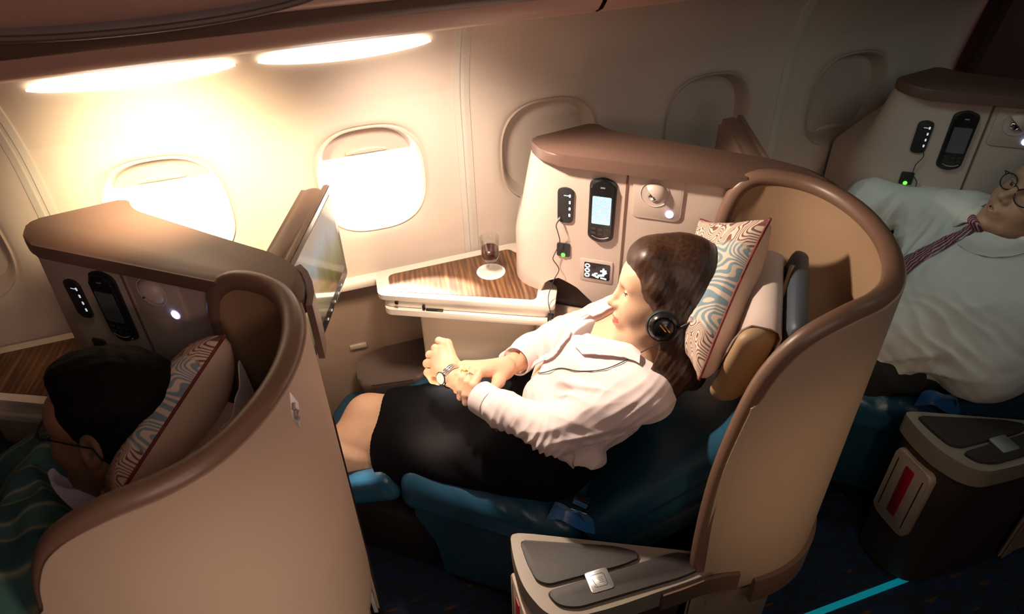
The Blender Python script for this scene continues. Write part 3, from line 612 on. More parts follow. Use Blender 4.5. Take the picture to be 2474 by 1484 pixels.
def monitor(n, label):
    t = thing('monitor', label, 'monitor', FR(n), (-.87, -.40, .947), 'swing-out monitors')
    xd = Vector((.287, -.958, 0)); nd = Vector((.958, .287, 0)); o_ = Vector((-.905, -.253, .947)); W_, H_ = .40, .262
    MT = Matrix(((xd.x, 0, nd.x, o_.x), (xd.y, 0, nd.y, o_.y), (0, 1, 0, o_.z), (0, 0, 0, 1)))
    fl = Matrix.Rotation(0, 4, 'Z')
    b = MB(); b.prism(rrect(W_/2, H_/2, W_, H_, .014), -.012, 0, .003, MT); fr = b.done('frame', 'rim2', t, auto=40)
    b = MB(); b.prism(rrect(W_/2, H_/2+.004, W_-.008, H_-.010, .03), -.060, -.008, .022, MT, seg=4); b.done('back_cover', 'rim2', t, auto=40)
    b = MB(); b.prism(rrect(W_/2, H_/2, W_-.006, H_-.006, .01), -.001, .0012, .0006, MT); b.done('glass_front', 'black', t)
    b = MB(); b.prism(rrect(W_/2, H_/2+.006, W_-.044, H_-.052, .002), .0008, .0018, 0, MT); b.done('picture', 'mon', t, smooth=False, auto=None)
    for k in range(5):
        b = MB(); b.prism(rrect(.07+.035*k, .012, .007, .004, .001), .0008, .002, 0, MT); b.done('key', 'led_dim', t)
    b = MB(); b.tube([MT @ Vector((W_*.75, H_/2, -.035)), MT @ Vector((W_*.80, H_/2-.03, -.07)), MT @ Vector((W_*.95, H_/2-.06, -.10)), ], .016, 10); b.done('swing_arm', 'core', t)
    return t
M['rim2'] = mat('monitor_brown', (.26, .165, .125), .4, var=.03)
M['led_dim'] = emit('monitor_keys', (.8, .75, .65), .8)
monitor(0, 'swung out monitor between the front shell and the window, lit by the sky')
monitor(1, 'monitor seen edge-on behind the brown cap of the middle suite')

# --- wine glass on the side table
GX, GY = -.622, .055
t = thing('wine_glass', 'short stemmed glass of red wine on the wooden side table', 'wine glass', CF, (GX, GY, TZ+.003))
z0 = TZ+.0032
b = MB(); b.lathe([(0, .002), (.034, .001), (.036, .002), (.034, .0035), (.012, .007), (.0055, .012), (.005, .030), (.009, .036), (.020, .042), (.0265, .055), (.027, .075), (.0275, .100), (.0285, .118), (.0277, .118), (.0262, .100), (.0255, .075), (.0250, .056), (.018, .044), (.006, .0385), (0, .038)], (GX, GY, z0), 40); b.done('glass', 'glass', t, auto=60)
b = MB(); b.lathe([(0, .0392), (.0055, .0395), (.0175, .0450), (.0244, .0565), (.0249, .075), (.0251, .082), (.0235, .0835), (0, .0835)], (GX, GY, z0), 36); b.done('wine', 'wine', t, auto=40)
b = MB(); b.lathe([(0, 0), (.042, 0), (.0425, .001), (.042, .002), (0, .002)], (GX, GY, TZ+.0013), 40); tag(rebase(b.done('coaster', 'porcelain', None, CF), (GX, GY, TZ+.0013)), 'round white paper coaster under the wine glass', 'coaster')  # white disc painted in for the burnt-out brightness of the glass foot
# --- safety card in the pocket low on the back of the front shell
t = thing('safety_card', 'white card with a red mark standing low against the back of the front shell', 'card', CF, (-.752, -.67, .08))
RC = Matrix.Translation((-.752, -.672, .255)) @ Matrix.Rotation(-.05, 4, 'Y') @ Matrix.Rotation(.35, 4, 'Z')
b = MB(); b.box((0, 0, 0), (.012, .006, .34), .002, None); me_o = b.done('card', 'white', None); me_o.data.transform(RC); me_o.parent = t; me_o.data.transform(Matrix.Translation(-offs(t)))
b = MB(); b.box((.007, 0, .115), (.003, .005, .05), .001); me_o = b.done('red_mark', 'red', None); me_o.data.transform(RC); me_o.parent = t; me_o.data.transform(Matrix.Translation(-offs(t)))
b = MB(); b.box((.016, 0, -.02), (.010, .006, .26), .002, Matrix.Rotation(.06, 4, 'Y')); me_o = b.done('second_card', 'conbody', None); me_o.data.transform(RC); me_o.parent = t; me_o.data.transform(Matrix.Translation(-offs(t)))

# ================================================================== RECLINER SEATS
def cushion(b, c, d, r, rot=None, fn=None, n=26):
    """soft rounded block of size d, corner radius r"""
    h = np.array(d)/2; r = min(r, min(h)*.999); faces = []; base = np.linspace(-1, 1, n+1)
    for ax in range(3):
        for sg in (-1, 1):
            P = []
            for i in base:
                row = []
                for j in base:
                    p = [0, 0, 0]; p[ax] = sg; p[(ax+1) % 3] = i; p[(ax+2) % 3] = j*sg; p = np.array(p)*h
                    q = np.clip(p, -(h-r), h-r); dd = p-q; l = np.linalg.norm(dd); p = q+dd/l*r if l > 1e-9 else p
                    if fn: p = fn(p, h)
                    v = Vector(p)
                    if rot is not None: v = rot @ v
                    row.append((v.x+c[0], v.y+c[1], v.z+c[2]))
                P.append(row)
            b.grid(P)
    return b
def weld(o, d=.0005):
    bm = bmesh.new(); bm.from_mesh(o.data); bmesh.ops.remove_doubles(bm, verts=bm.verts, dist=d); bmesh.ops.recalc_face_normals(bm, faces=bm.faces); bm.to_mesh(o.data); bm.free()
    o.data.polygons.foreach_set('use_smooth', [True]*len(o.data.polygons)); return o
BD = Vector((.580, 0, .815)); BN = Vector((.815, 0, -.580)); BR = Matrix(((BN.x, 0, BD.x), (0, 1, 0), (BN.z, 0, BD.z)))
def bpt(s, v, depth): return Vector((-.215, v, .475))+BD*s+BN*depth     # s along the backrest, depth behind its front face
def recliner(n, label, hz=0):
    t = thing('recliner_seat', label, 'seat', FR(n), (-.4, -.29, 0), 'blue leather recliner seats')
    def pucker(p, h):
        p = p.copy()
        if p[2] > 0:
            e = max(0, -p[1]/h[1]); k = np.clip((p[2])/h[2], 0, 1)
            p[2] += .012*k*(1-(p[0]/h[0])**4)*(1-(p[1]/h[1])**4)
            p[2] += .0065*k*e**2*math.sin(p[0]*75+6*p[1]*20)*math.exp(-((p[0]-.10)/.16)**2)+.002*math.sin(p[0]*130+p[1]*50)*k*e*math.exp(-((p[0]-.13)/.12)**2)
        return p
    SR = Matrix.Rotation(math.radians(4.5), 3, 'Y')
    b = MB(); cushion(b, (-.455, -.30, .425), (.50, .45, .135), .045, SR, pucker, 34); sc = weld(b.done('seat_cushion', 'teal', t, auto=None))
    b = MB()   # double seam along the near edge
    for dz, dy in ((0, 0), (-.006, -.004)): b.tube([(u, -.514+dy, .470-.079*(u+.455)+dz) for u in np.linspace(-.67, -.23, 20)], .0011, 5)
    b.done('seam', 'tealdark', sc)
    b = MB(); P = [[(u, -.515, z0+(zt-z0)*k) for k in np.linspace(0, 1, 6)] for u, z0, zt in ((-.66, .36, .43), (-.635, .31, .43), (-.61, .26, .43), (-.59, .12, .43), (-.52, .115, .425), (-.42, .11, .42), (-.30, .11, .41), (-.20, .12, .40))]
    b.shell(P, .02); b.done('side_skirt', 'tealskirt', t, auto=50)
    LR = Matrix.Rotation(math.radians(-27), 3, 'Y')
    b = MB(); cushion(b, (-.912, -.30, .352), (.44, .45, .105), .035, LR, None, 24); weld(b.done('leg_rest', 'teal', t, auto=None))
    b = MB(); cushion(b, bpt(.275, -.285, .070), (.13, .44, .62), .05, BR, None, 26); br_ = weld(b.done('backrest', 'teal', t, auto=None))
    b = MB(); cushion(b, bpt(.30, -.285, .125), (.05, .46, .62), .02, BR, None, 16); weld(b.done('back_shell', 'tealdark', t, auto=None))
    b = MB(); b.tube([bpt(s, -.508, .066) for s in np.linspace(.04, .52, 14)], .0012, 5); b.done('seam', 'tealdark', br_)
    # headrest: padded block with a wing towards the aisle, frame behind, cloth over it
    def wing(p, h):
        p = p.copy(); k = abs(p[1])/h[1]; p[0] -= .045*max(0, k-.55)**1.3*2.0; return p
    HD = Vector((.225, 0, .974)); HN = Vector((.974, 0, -.225)); HR = Matrix(((HN.x, 0, HD.x), (0, 1, 0), (HN.z, 0, HD.z)))
    hpt = lambda s, v, d: Vector((.052-.4*hz*0, v, .945-hz))+HD*s+HN*d
    b = MB(); cushion(b, hpt(.095, -.300, .030), (.064, .33, .195), .031, HR, wing, 28); hr = weld(b.done('headrest', 'headrest', t, auto=None))
    b = MB(); cushion(b, hpt(.112, -.285, .080), (.040, .29, .22), .018, HR, None, 14); weld(b.done('headrest_frame', 'navyframe', t, auto=None))
    b = MB(); P = []
    for v in np.linspace(-.430, -.15, 16):
        row = []
        for s, dp in ((.06, -.006), (.10, -.008), (.14, -.007), (.175, -.003), (.193, .010), (.199, .028), (.197, .046), (.184, .056), (.15, .059)):
            k = abs(v+.295)/.165; dd = dp-(.09*max(0, k-.55)**1.3 if dp < .02 else 0); p = hpt(s, v, dd); row.append((p.x, p.y+.003*math.sin(s*60), p.z))
        P.append(row)
    b.shell(P, .003, True); b.done('headrest_cover', 'cover', t, auto=60)
    b = MB(); b.tube([hpt(.212, -.21, .062), hpt(.18, -.27, .058), hpt(.10, -.33, .056)], .006, 8); b.done('frame_trim', 'headrest', t)
    # buckle and belt at the near hip
    b = MB(); P = []
    for k in np.linspace(0, 1, 14):
        c = Vector((-.275+.10*k, -.488-.015*math.sin(3*k), .525-.04*k+.035*math.sin(2.6*k))); P.append([(c.x+.016*a*math.sin(3*k+1), c.y-.024*abs(a), c.z+.026*a+.006*math.sin(9*k+2*a)) for a in np.linspace(-1, 1, 7)])
    b.shell(P, .004); bl = b.done('seat_belt', 'belt', t, auto=60)
    b = MB(); b.box((-.205, -.50, .575), (.045, .018, .034), .004, Matrix.Rotation(.3, 4, 'Y')); bk = b.done('buckle', 'black', t, auto=40)
    b = MB(); b.box((-.205, -.5105, .579), (.036, .004, .016), .002, Matrix.Rotation(.3, 4, 'Y')); b.done('buckle_flap', 'belt', bk)
    b = MB(); b.tube([(-.228, -.511, .553), (-.188, -.511, .547)], .002, 6); b.done('buckle_bar', 'chrome', bk)
    b = MB(); b.prism(rpoly([(-.62, -.47), (-.05, -.47), (-.02, -.12), (-.62, -.12)], .04), .01, .36, .01); b.box((-.80, -.30, .12), (.30, .30, .22), .02); b.done('base', 'basedark', t, auto=40)
    return t
M['tealskirt'] = mat('skirt_leather', (.010, .048, .078), .45, var=.1, bump=.15, bscale=250)
M['navyframe'] = mat('navy_frame', (.045, .058, .080), .55, var=.05)
recliner(0, 'blue leather recliner under the woman in the pink blouse')
recliner(-1, 'front recliner with dark-haired man, mostly hidden by its shell', .075)
recliner(1, 'shaded recliner under the man in the white shirt')

# ================================================================== PILLOWS
m, nt, bb, tc = nodes_mat('patterned_pillowcase', .85); M['pattern'] = m
uv = tc.outputs['UV']; su = _n(nt, 'ShaderNodeSeparateXYZ'); nt.links.new(uv, su.inputs[0])
def stripes(scale, freq, rot, seed, sq):
    """flowing lines: level lines of a soft noise field"""
    n_ = _n(nt, 'ShaderNodeTexNoise'); n_.inputs['Scale'].default_value = scale; n_.inputs['Detail'].default_value = 1.2; n_.inputs['Distortion'].default_value = .35
    nt.links.new(mapping(nt, uv, (1, sq, 1), (0, 0, rot), (seed, seed*.7, 0)), n_.inputs['Vector'])
    m_ = _n(nt, 'ShaderNodeMath', operation='MULTIPLY'); m_.inputs[1].default_value = freq; nt.links.new(n_.outputs['Fac'], m_.inputs[0])
    s_ = _n(nt, 'ShaderNodeMath', operation='SINE'); nt.links.new(m_.outputs[0], s_.inputs[0])
    h_ = _n(nt, 'ShaderNodeMath', operation='MULTIPLY_ADD'); nt.links.new(s_.outputs[0], h_.inputs[0]); h_.inputs[1].default_value = .5; h_.inputs[2].default_value = .5; return h_.outputs[0]
cream = (.66, .52, .42)
blue = ramp(nt, stripes(3.0, 165, .35, 1.3, .7), [(.36, cream), (.56, (.20, .29, .345))])
brwn = ramp(nt, stripes(5.0, 150, 1.1, 4.1, 1.0), [(.58, cream), (.76, (.19, .075, .065))])
nz = _n(nt, 'ShaderNodeTexNoise'); nz.inputs['Scale'].default_value = 2.2; nt.links.new(uv, nz.inputs['Vector'])
e1 = _n(nt, 'ShaderNodeMath', operation='SUBTRACT'); nt.links.new(su.outputs[0], e1.inputs[0]); e1.inputs[1].default_value = .5
e2 = _n(nt, 'ShaderNodeMath', operation='ABSOLUTE'); nt.links.new(e1.outputs[0], e2.inputs[0])
e3 = _n(nt, 'ShaderNodeMath', operation='MULTIPLY_ADD'); nt.links.new(nz.outputs['Fac'], e3.inputs[0]); e3.inputs[1].default_value = .22; nt.links.new(e2.outputs[0], e3.inputs[2])
fc = ramp(nt, e3.outputs[0], [(.36, (0, 0, 0)), (.40, (1, 1, 1))])
mix = _n(nt, 'ShaderNodeMix', data_type='RGBA'); nt.links.new(fc, mix.inputs[0]); nt.links.new(blue, mix.inputs[6]); nt.links.new(brwn, mix.inputs[7]); nt.links.new(mix.outputs[2], bb.inputs['Base Color'])
M['pillowback'] = mat('plain_pillowcase', (.56, .40, .31), .85, var=.04, bump=.2, bscale=900)
M['piping'] = mat('maroon_piping', (.16, .022, .020), .6, var=.1)
def pillow(n, label, A_, B_, C_, D_=None, heads=(), thick=.055, wob=0):
    A_, B_, C_ = map(Vector, (A_, B_, C_)); D_ = Vector(D_) if D_ else B_+(C_-A_); nrm = (C_-A_).cross(B_-A_).normalized()
    if nrm.x > 0: nrm = -nrm
    N1, N2 = 49, 33; F = []; K = []
    def pt(s, t):      # s along A->C, t along A->B
        e = .10; ss = .5+(s-.5)*(1-e*(1-(2*t-1)**2)); tt = .5+(t-.5)*(1-e*1.1*(1-(2*s-1)**2))
        return (A_*(1-tt)+B_*tt)*(1-ss)+(C_*(1-tt)+D_*tt)*ss
    for i in range(N1):
        f_, k_ = [], []
        for j in range(N2):
            s, t = i/(N1-1), j/(N2-1); c = pt(s, t); th = thick*((1-(2*s-1)**2)*(1-(2*t-1)**2))**.36
            c = c+nrm*wob*math.sin(math.pi*s)*.02
            th2 = th*(1+.05*math.sin(9*s+4*t)+.04*math.sin(14*t-5*s)); f = c+nrm*th2; k = c-nrm*th*1.55
            for hc, hr in heads:      # the head presses a dent into the front
                d = f-Vector(hc); l = d.length
                if l < hr: f = f-nrm*(hr-l)*1.0
            if (f-k).dot(nrm) < .006: f = k+nrm*.006
            if min(i, j, N1-1-i, N2-1-j) == 0: f = c; k = c
            f_.append(f); k_.append(k)
        F.append(f_); K.append(k_)
    t = thing('pillow', label, 'pillow', FR(n), tuple((A_+B_+C_+D_)/4), 'patterned cushions behind heads')
    for nm, G, mt, fl in (('front', F, 'pattern', False), ('back', K, 'pillowback', True)):
        b = MB(); b.grid(G, fl); me = mesh(b.v, b.f); uvl = me.uv_layers.new(name='UVMap')
        co = [(i/(N1-1)*1.0, j/(N2-1)*.72) for i in range(N1) for j in range(N2)]
        for lp in me.loops: uvl.data[lp.index].uv = co[lp.vertex_index]
        o = link(nm, me, mt, t)
    e = [pt(i/(N1-1), 0) for i in range(N1)]+[pt(1, j/(N2-1)) for j in range(1, N2)]+[pt(1-i/(N1-1), 1) for i in range(1, N1)]+[pt(0, 1-j/(N2-1)) for j in range(1, N2)]
    cc_ = [0]*0
    b = MB(); b.tube([p+nrm*wob*0 for p in e], .0032, 6, False); b.done('piping', 'piping', t, auto=60)
    return t
pillow(0, 'patterned blue and cream pillow behind the woman\'s head', (.098, -.185, 1.228), (-.046, -.005, 1.105), (.012, -.50, 1.033), (-.033, -.335, .935), heads=[((-.088, -.265, 1.06), .122), ((-.045, -.30, .97), .105), ((-.04, -.34, .92), .09)])
pillow(-1, 'patterned pillow behind the dark-haired man, shadowed inside the front shell', (.092, -.100, 1.178), (-.05, -.005, 1.06), (.085, -.405, 1.085), (-.06, -.36, .93), heads=[((-.060, -.262, 1.07), .120)])
b = MB()
P = [[Vector((.105+.03*math.sin(k*3)+.012*a, -.10-.16*k, 1.12-.09*k-.10*a+.006*math.sin(20*k+5*a))) for a in np.linspace(0, 1, 8)] for k in np.linspace(0, 1, 16)]
b.shell(P, .002); tag(rebase(b.done('headrest_towel', 'porcelain', None, FR(-1)), (.10, -.18, 1.0)), 'pale cloth hanging behind the pillow of the front seat', 'cloth')

# ================================================================== PEOPLE
class SDF:
    """distance field on a grid: rounded cones and ellipsoids melted together, meshed as one surface"""
    def __init__(s, lo, hi, h):
        s.lo = np.array(lo, np.float32); s.h = h; s.n = np.ceil((np.array(hi)-np.array(lo))/h).astype(int)+1
        s.F = np.full(s.n, .12, np.float32); s.ax = [s.lo[i]+h*np.arange(s.n[i], dtype=np.float32) for i in range(3)]
    def blk(s, lo, hi, m):
        a = np.clip(np.floor((np.array(lo)-m-s.lo)/s.h).astype(int), 0, s.n); b = np.clip(np.ceil((np.array(hi)+m-s.lo)/s.h).astype(int)+1, 0, s.n)
        if (b <= a).any(): return None
        sl = tuple(slice(a[i], b[i]) for i in range(3))
        return sl, s.ax[0][sl[0]][:, None, None], s.ax[1][sl[1]][None, :, None], s.ax[2][sl[2]][None, None, :]
    def put(s, sl, d, k, op):
        f = s.F[sl]
        if op == 'add':
            if k <= 0: s.F[sl] = np.minimum(f, d); return
            hh = np.maximum(k-np.abs(f-d), 0)/k; s.F[sl] = np.minimum(f, d)-hh*hh*k*.25
        else:
            d = -d
            if k <= 0: s.F[sl] = np.maximum(f, d); return
            hh = np.maximum(k-np.abs(f-d), 0)/k; s.F[sl] = np.maximum(f, d)+hh*hh*k*.25
    def cone(s, a, b, ra, rb, k=.02, op='add', flat=None):
        a = np.array(a, float); b = np.array(b, float); m = max(ra, rb)+k+.012
        q = s.blk(np.minimum(a, b), np.maximum(a, b), m)
        if q is None: return s
        sl, X, Y, Z = q; ba = b-a; L = (ba*ba).sum()+1e-12
        t = np.clip(((X-a[0])*ba[0]+(Y-a[1])*ba[1]+(Z-a[2])*ba[2])/L, 0, 1)
        dx, dy, dz = X-(a[0]+t*ba[0]), Y-(a[1]+t*ba[1]), Z-(a[2]+t*ba[2])
        if flat is not None:      # squash across a direction: flat = (unit vector, factor)
            f, w = np.array(flat[0], float), flat[1]; f /= np.linalg.norm(f); e = (dx*f[0]+dy*f[1]+dz*f[2])*(1/w-1); dx, dy, dz = dx+e*f[0], dy+e*f[1], dz+e*f[2]
        s.put(sl, np.sqrt(dx*dx+dy*dy+dz*dz)-(ra+t*(rb-ra)), k, op); return s
    def ell(s, c, r, k=.02, R=None, op='add'):
        c = np.array(c, float); r = np.array(r, float); R = np.eye(3) if R is None else np.array(R)
        q = s.blk(c, c, r.max()+k+.012)
        if q is None: return s
        sl, X, Y, Z = q; X, Y, Z = X-c[0], Y-c[1], Z-c[2]
        p = [R[i][0]*X+R[i][1]*Y+R[i][2]*Z for i in range(3)]
        k0 = np.sqrt(sum((p[i]/r[i])**2 for i in range(3)))+1e-9; k1 = np.sqrt(sum((p[i]/r[i]**2)**2 for i in range(3)))+1e-9
        s.put(sl, k0*(k0-1)/k1, k, op); return s
    def plane(s, p, n, k=.004):
        """cut away everything on the side n points to"""
        n = np.array(n, float); n /= np.linalg.norm(n); X, Y, Z = s.ax[0][:, None, None], s.ax[1][None, :, None], s.ax[2][None, None, :]
        d = (X-p[0])*n[0]+(Y-p[1])*n[1]+(Z-p[2])*n[2]; f = s.F; hh = np.maximum(k-np.abs(f-d), 0)/k; s.F = np.maximum(f, d)+hh*hh*k*.25; return s
    def warp(s, fn, lo=None, hi=None):
        q = s.blk(lo if lo is not None else s.lo, hi if hi is not None else s.lo+s.h*s.n, 0)
        if q is None: return s
        sl, X, Y, Z = q; s.F[sl] = s.F[sl]+fn(X, Y, Z).astype(np.float32); return s
    def mesh(s):
        F = s.F; I = F < 0
        c = np.zeros(np.array(F.shape)-1, np.int8)
        for a in (0, 1):
            for b in (0, 1):
                for d in (0, 1): c += I[a:F.shape[0]-1+a, b:F.shape[1]-1+b, d:F.shape[2]-1+d]
        act = np.argwhere((c > 0) & (c < 8)); idx = -np.ones(c.shape, np.int32); idx[tuple(act.T)] = np.arange(len(act)); del c
        P = np.zeros((len(act), 3)); cnt = np.zeros(len(act)); cor = {}
        for a in (0, 1):
            for b in (0, 1):
                for d in (0, 1): cor[a, b, d] = F[act[:, 0]+a, act[:, 1]+b, act[:, 2]+d].astype(float)
        for ax in range(3):
            for u in (0, 1):
                for v in (0, 1):
                    o = [0, 0, 0]; o[(ax+1) % 3] = u; o[(ax+2) % 3] = v; e = list(o); e[ax] = 1
                    f0, f1 = cor[tuple(o)], cor[tuple(e)]; m = (f0 < 0) != (f1 < 0); t = np.where(m, f0/np.where(m, f0-f1, 1), 0)
                    q = np.tile(np.array(o, float), (len(act), 1)); q[:, ax] += t; P[m] += q[m]; cnt[m] += 1
        V = s.lo+s.h*(act+P/cnt[:, None]); faces = []
        for ax in range(3):
            b1, b2 = (ax+1) % 3, (ax+2) % 3; sl0 = [slice(None)]*3; sl1 = [slice(None)]*3; sl0[ax] = slice(0, -1); sl1[ax] = slice(1, None)
            A, B = I[tuple(sl0)], I[tuple(sl1)]; E = np.argwhere(A != B); E = E[(E[:, b1] > 0) & (E[:, b2] > 0) & (E[:, b1] < F.shape[b1]-1) & (E[:, b2] < F.shape[b2]-1)]
            ins = A[tuple(E.T)]; q = []
            for u, v in ((1, 1), (0, 1), (0, 0), (1, 0)): g = E.copy(); g[:, b1] -= u; g[:, b2] -= v; q.append(idx[tuple(g.T)])
            Q = np.stack(q, 1); Q[~ins] = Q[~ins][:, ::-1]; faces.append(Q)
        return V, np.vstack(faces)
def np_mesh(V, Fq):
    me = bpy.data.meshes.new('m'); me.vertices.add(len(V)); me.vertices.foreach_set('co', V.astype(np.float32).ravel()); n = len(Fq)
    me.loops.add(n*4); me.loops.foreach_set('vertex_index', Fq.astype(np.int32).ravel()); me.polygons.add(n); me.polygons.foreach_set('loop_start', np.arange(0, n*4, 4, dtype=np.int32)); me.update(calc_edges=True); return me
def relax(V, Fq, it=1, w=.5):
    for _ in range(it):
        S_ = np.zeros_like(V); C = np.zeros(len(V))
        for a, b in ((0, 1), (1, 2), (2, 3), (3, 0)):
            for i, j in ((a, b), (b, a)):
                for k in range(3): S_[:, k] += np.bincount(Fq[:, i], V[Fq[:, j], k], len(V))
                C += np.bincount(Fq[:, i], minlength=len(V))
        V = V*(1-w)+w*S_/np.maximum(C, 1)[:, None]
    return V
def organic(name, m, parent, sdfs, it=1, keep=None, paint=None):
    """join the surfaces of several fields into one mesh part"""
    Vs, Fs, n = [], [], 0
    for i, s in enumerate(sdfs):
        V, Fq = s.mesh(); V = relax(V, Fq, it)
        if keep and keep[i] is not None:
            c = V[Fq].mean(1); Fq = Fq[keep[i](c)]; u = np.unique(Fq); mp_ = -np.ones(len(V), int); mp_[u] = np.arange(len(u)); V = V[u]; Fq = mp_[Fq]
        Vs.append(V); Fs.append(Fq+n); n += len(V)
    V = np.vstack(Vs); Fq = np.vstack(Fs); ms = [m] if isinstance(m, str) else m; o = link(name, np_mesh(V, Fq), ms[0], parent)
    if paint:
        for k in ms[1:]: o.data.materials.append(M[k])
        o.data.polygons.foreach_set('material_index', paint(V[Fq].mean(1)).astype(np.int32))
    return o
def frame3(f, up):
    f = Vector(f).normalized(); s = Vector(up).cross(f).normalized(); u = f.cross(s); return f, s, u     # forward, left side, up
class Head:
    """a head of natural proportions: f forward, s to its left, u up, centred between the ears"""
    def __init__(s, c, f, up, k=1.0): s.c = Vector(c); s.f, s.s, s.u = frame3(f, up); s.k = k; s.R = [list(s.f), list(s.s), list(s.u)]
    def p(s, a, b, c): return tuple(s.c+(s.f*a+s.s*b+s.u*c)*s.k)
    def loc(s, C): D = (C-np.array(s.c))/s.k; return D @ np.array(s.f), D @ np.array(s.s), D @ np.array(s.u)
    def build(s, g, man=False, smile=0.):
        k = s.k; E = lambda c, r, kk, op='add': g.ell(s.p(*c), tuple(x*k for x in r), kk*k, s.R, op)
        C = lambda a, b, ra, rb, kk, op='add': g.cone(s.p(*a), s.p(*b), ra*k, rb*k, kk*k, op)
        E((-.012, 0, .035), (.094, .074, .086), .0); E((.022, 0, .010), (.070, .066, .085), .02); E((.030, 0, -.045), (.058, .055, .070), .03)
        for q in (1, -1):
            C((-.005, .052*q, -.045), (.052, .024*q, -.092), .019, .016, .03); E((.060, .034*q, -.030), (.024, .022, .024), .025)
        E((.074, 0, -.097), (.018, .022, .016), .022); C((.058, -.028, .034), (.058, .028, .034), .030, .030, .03)
        C((.082, .010, .024), (.070, .045, .021), .009, .007, .014); C((.082, -.010, .024), (.070, -.045, .021), .009, .007, .014)
        for q in (1, -1):
            E((.094, .031*q, .004), (.016, .017, .011), .014, 'sub'); E((.067, .031*q, .003), (.0155, .0160, .0140), .004)
        C((.086, 0, .016), (.106, 0, -.022), .0070, .0090, .012); E((.107, 0, -.026), (.0105, .0100, .0090), .008)
        for q in (1, -1): E((.096, .011*q, -.029), (.011, .0075, .0075), .007); E((.100, .006*q, -.0365), (.004, .0032, .003), .003, 'sub')
        E((.082, 0, -.058), (.020, .026, .022), .016); w = .022+.003*smile
        C((.0955, 0, -.0525), (.082, w, -.058+.004*smile), .0062, .0035, .005); C((.0955, 0, -.0525), (.082, -w, -.058+.004*smile), .0062, .0035, .005)
        C((.0935, 0, -.0660), (.081, w*.9, -.061+.003*smile), .0072, .0035, .006); C((.0935, 0, -.0660), (.081, -w*.9, -.061+.003*smile), .0072, .0035, .006)
        C((.1025, 0, -.0592), (.084, w*1.1, -.0595+.004*smile), .0024, .0016, .003, 'sub'); C((.1025, 0, -.0592), (.084, -w*1.1, -.0595+.004*smile), .0024, .0016, .003, 'sub')
        for q in (1, -1):
            E((-.008, .074*q, -.008), (.019, .008, .031), .006); E((-.004, .081*q, -.004), (.011, .006, .018), .004, 'sub'); E((-.003, .073*q, -.032), (.009, .007, .009), .006)
        return g
    def lips(s, C):
        a, b, c = s.loc(C); return (a > .078) & (np.abs(b) < .026) & (np.abs(c+.0595-np.abs(b)*.10) < np.where(c > -.0595, .0085, .0115)-np.abs(b)*.22)
    def eyes(s, parent, iris='iris', lash=True, shut=.35):
        for q in (1, -1):
            b = MB(); bm = bmesh.new(); bmesh.ops.create_uvsphere(bm, u_segments=20, v_segments=14, radius=.0118*s.k); bmesh.ops.translate(bm, vec=s.p(.0722, .031*q, .0025), verts=bm.verts); b.bm(bm); e = b.done('eye', 'eyewhite', parent, auto=None)
            d = Vector(s.f)*.0095*s.k; b = MB(); b.lathe([(0, .0026*s.k), (.003*s.k, .0024*s.k), (.0056*s.k, .0008*s.k), (.0057*s.k, -.001)], Vector(s.p(.0722, .031*q, .0015))+d, 16, s.f); b.done('iris', iris, e)
            # lids
            b = MB(); P = []
            for t in np.linspace(-1, 1, 13):
                row = []
                for e_ in np.linspace(0, 1, 6):
                    al = math.radians(75-62*e_*(1-.25*t*t)) ; r = .0131; az = t*1.15
                    row.append(s.p(.0722+r*math.cos(al)*math.cos(az), (.031+r*math.cos(al)*math.sin(az)*1.06)*q if False else .031*q+r*math.cos(al)*math.sin(az)*1.08, .0025+r*math.sin(al)))
                P.append(row)
            b.shell(P, .0008); b.done('eyelid', s.skin, parent, auto=60)
            if lash:
                b = MB(); b.tube([s.p(.0722+.0142*math.cos(.24)*math.cos(t*1.15), .031*q+.0142*math.cos(.24)*math.sin(t*1.15)*1.08, .0025+.0142*math.sin(.22*(1-.3*t*t))) for t in np.linspace(-1, 1, 11)], .0009*s.k, 5); b.done('eyelashes', 'brow', parent)
            b = MB(); b.tube([s.p(.0895-.020*t*t-.006*t, (.016+.036*t)*q, .0235+.010*t-.012*t*t) for t in np.linspace(0, 1, 9)], [.0014+.0014*math.sin(math.pi*min(1, .25+t*.75)) for t in np.linspace(0, 1, 9)], 6); b.done('eyebrow', 'brow', parent)
def finger(g, k, tip, lift, r, mid=None, kk=.004):
    """one finger from its knuckle to its tip, arched to the side of lift"""
    k, tip, L = Vector(k), Vector(tip), Vector(lift); pts = [k, k.lerp(tip, .46)+L, k.lerp(tip, .80)+L*.62, tip]
    for i in range(3): g.cone(pts[i], pts[i+1], r*(1-.07*i), r*(1-.07*(i+1)), kk)
    return pts

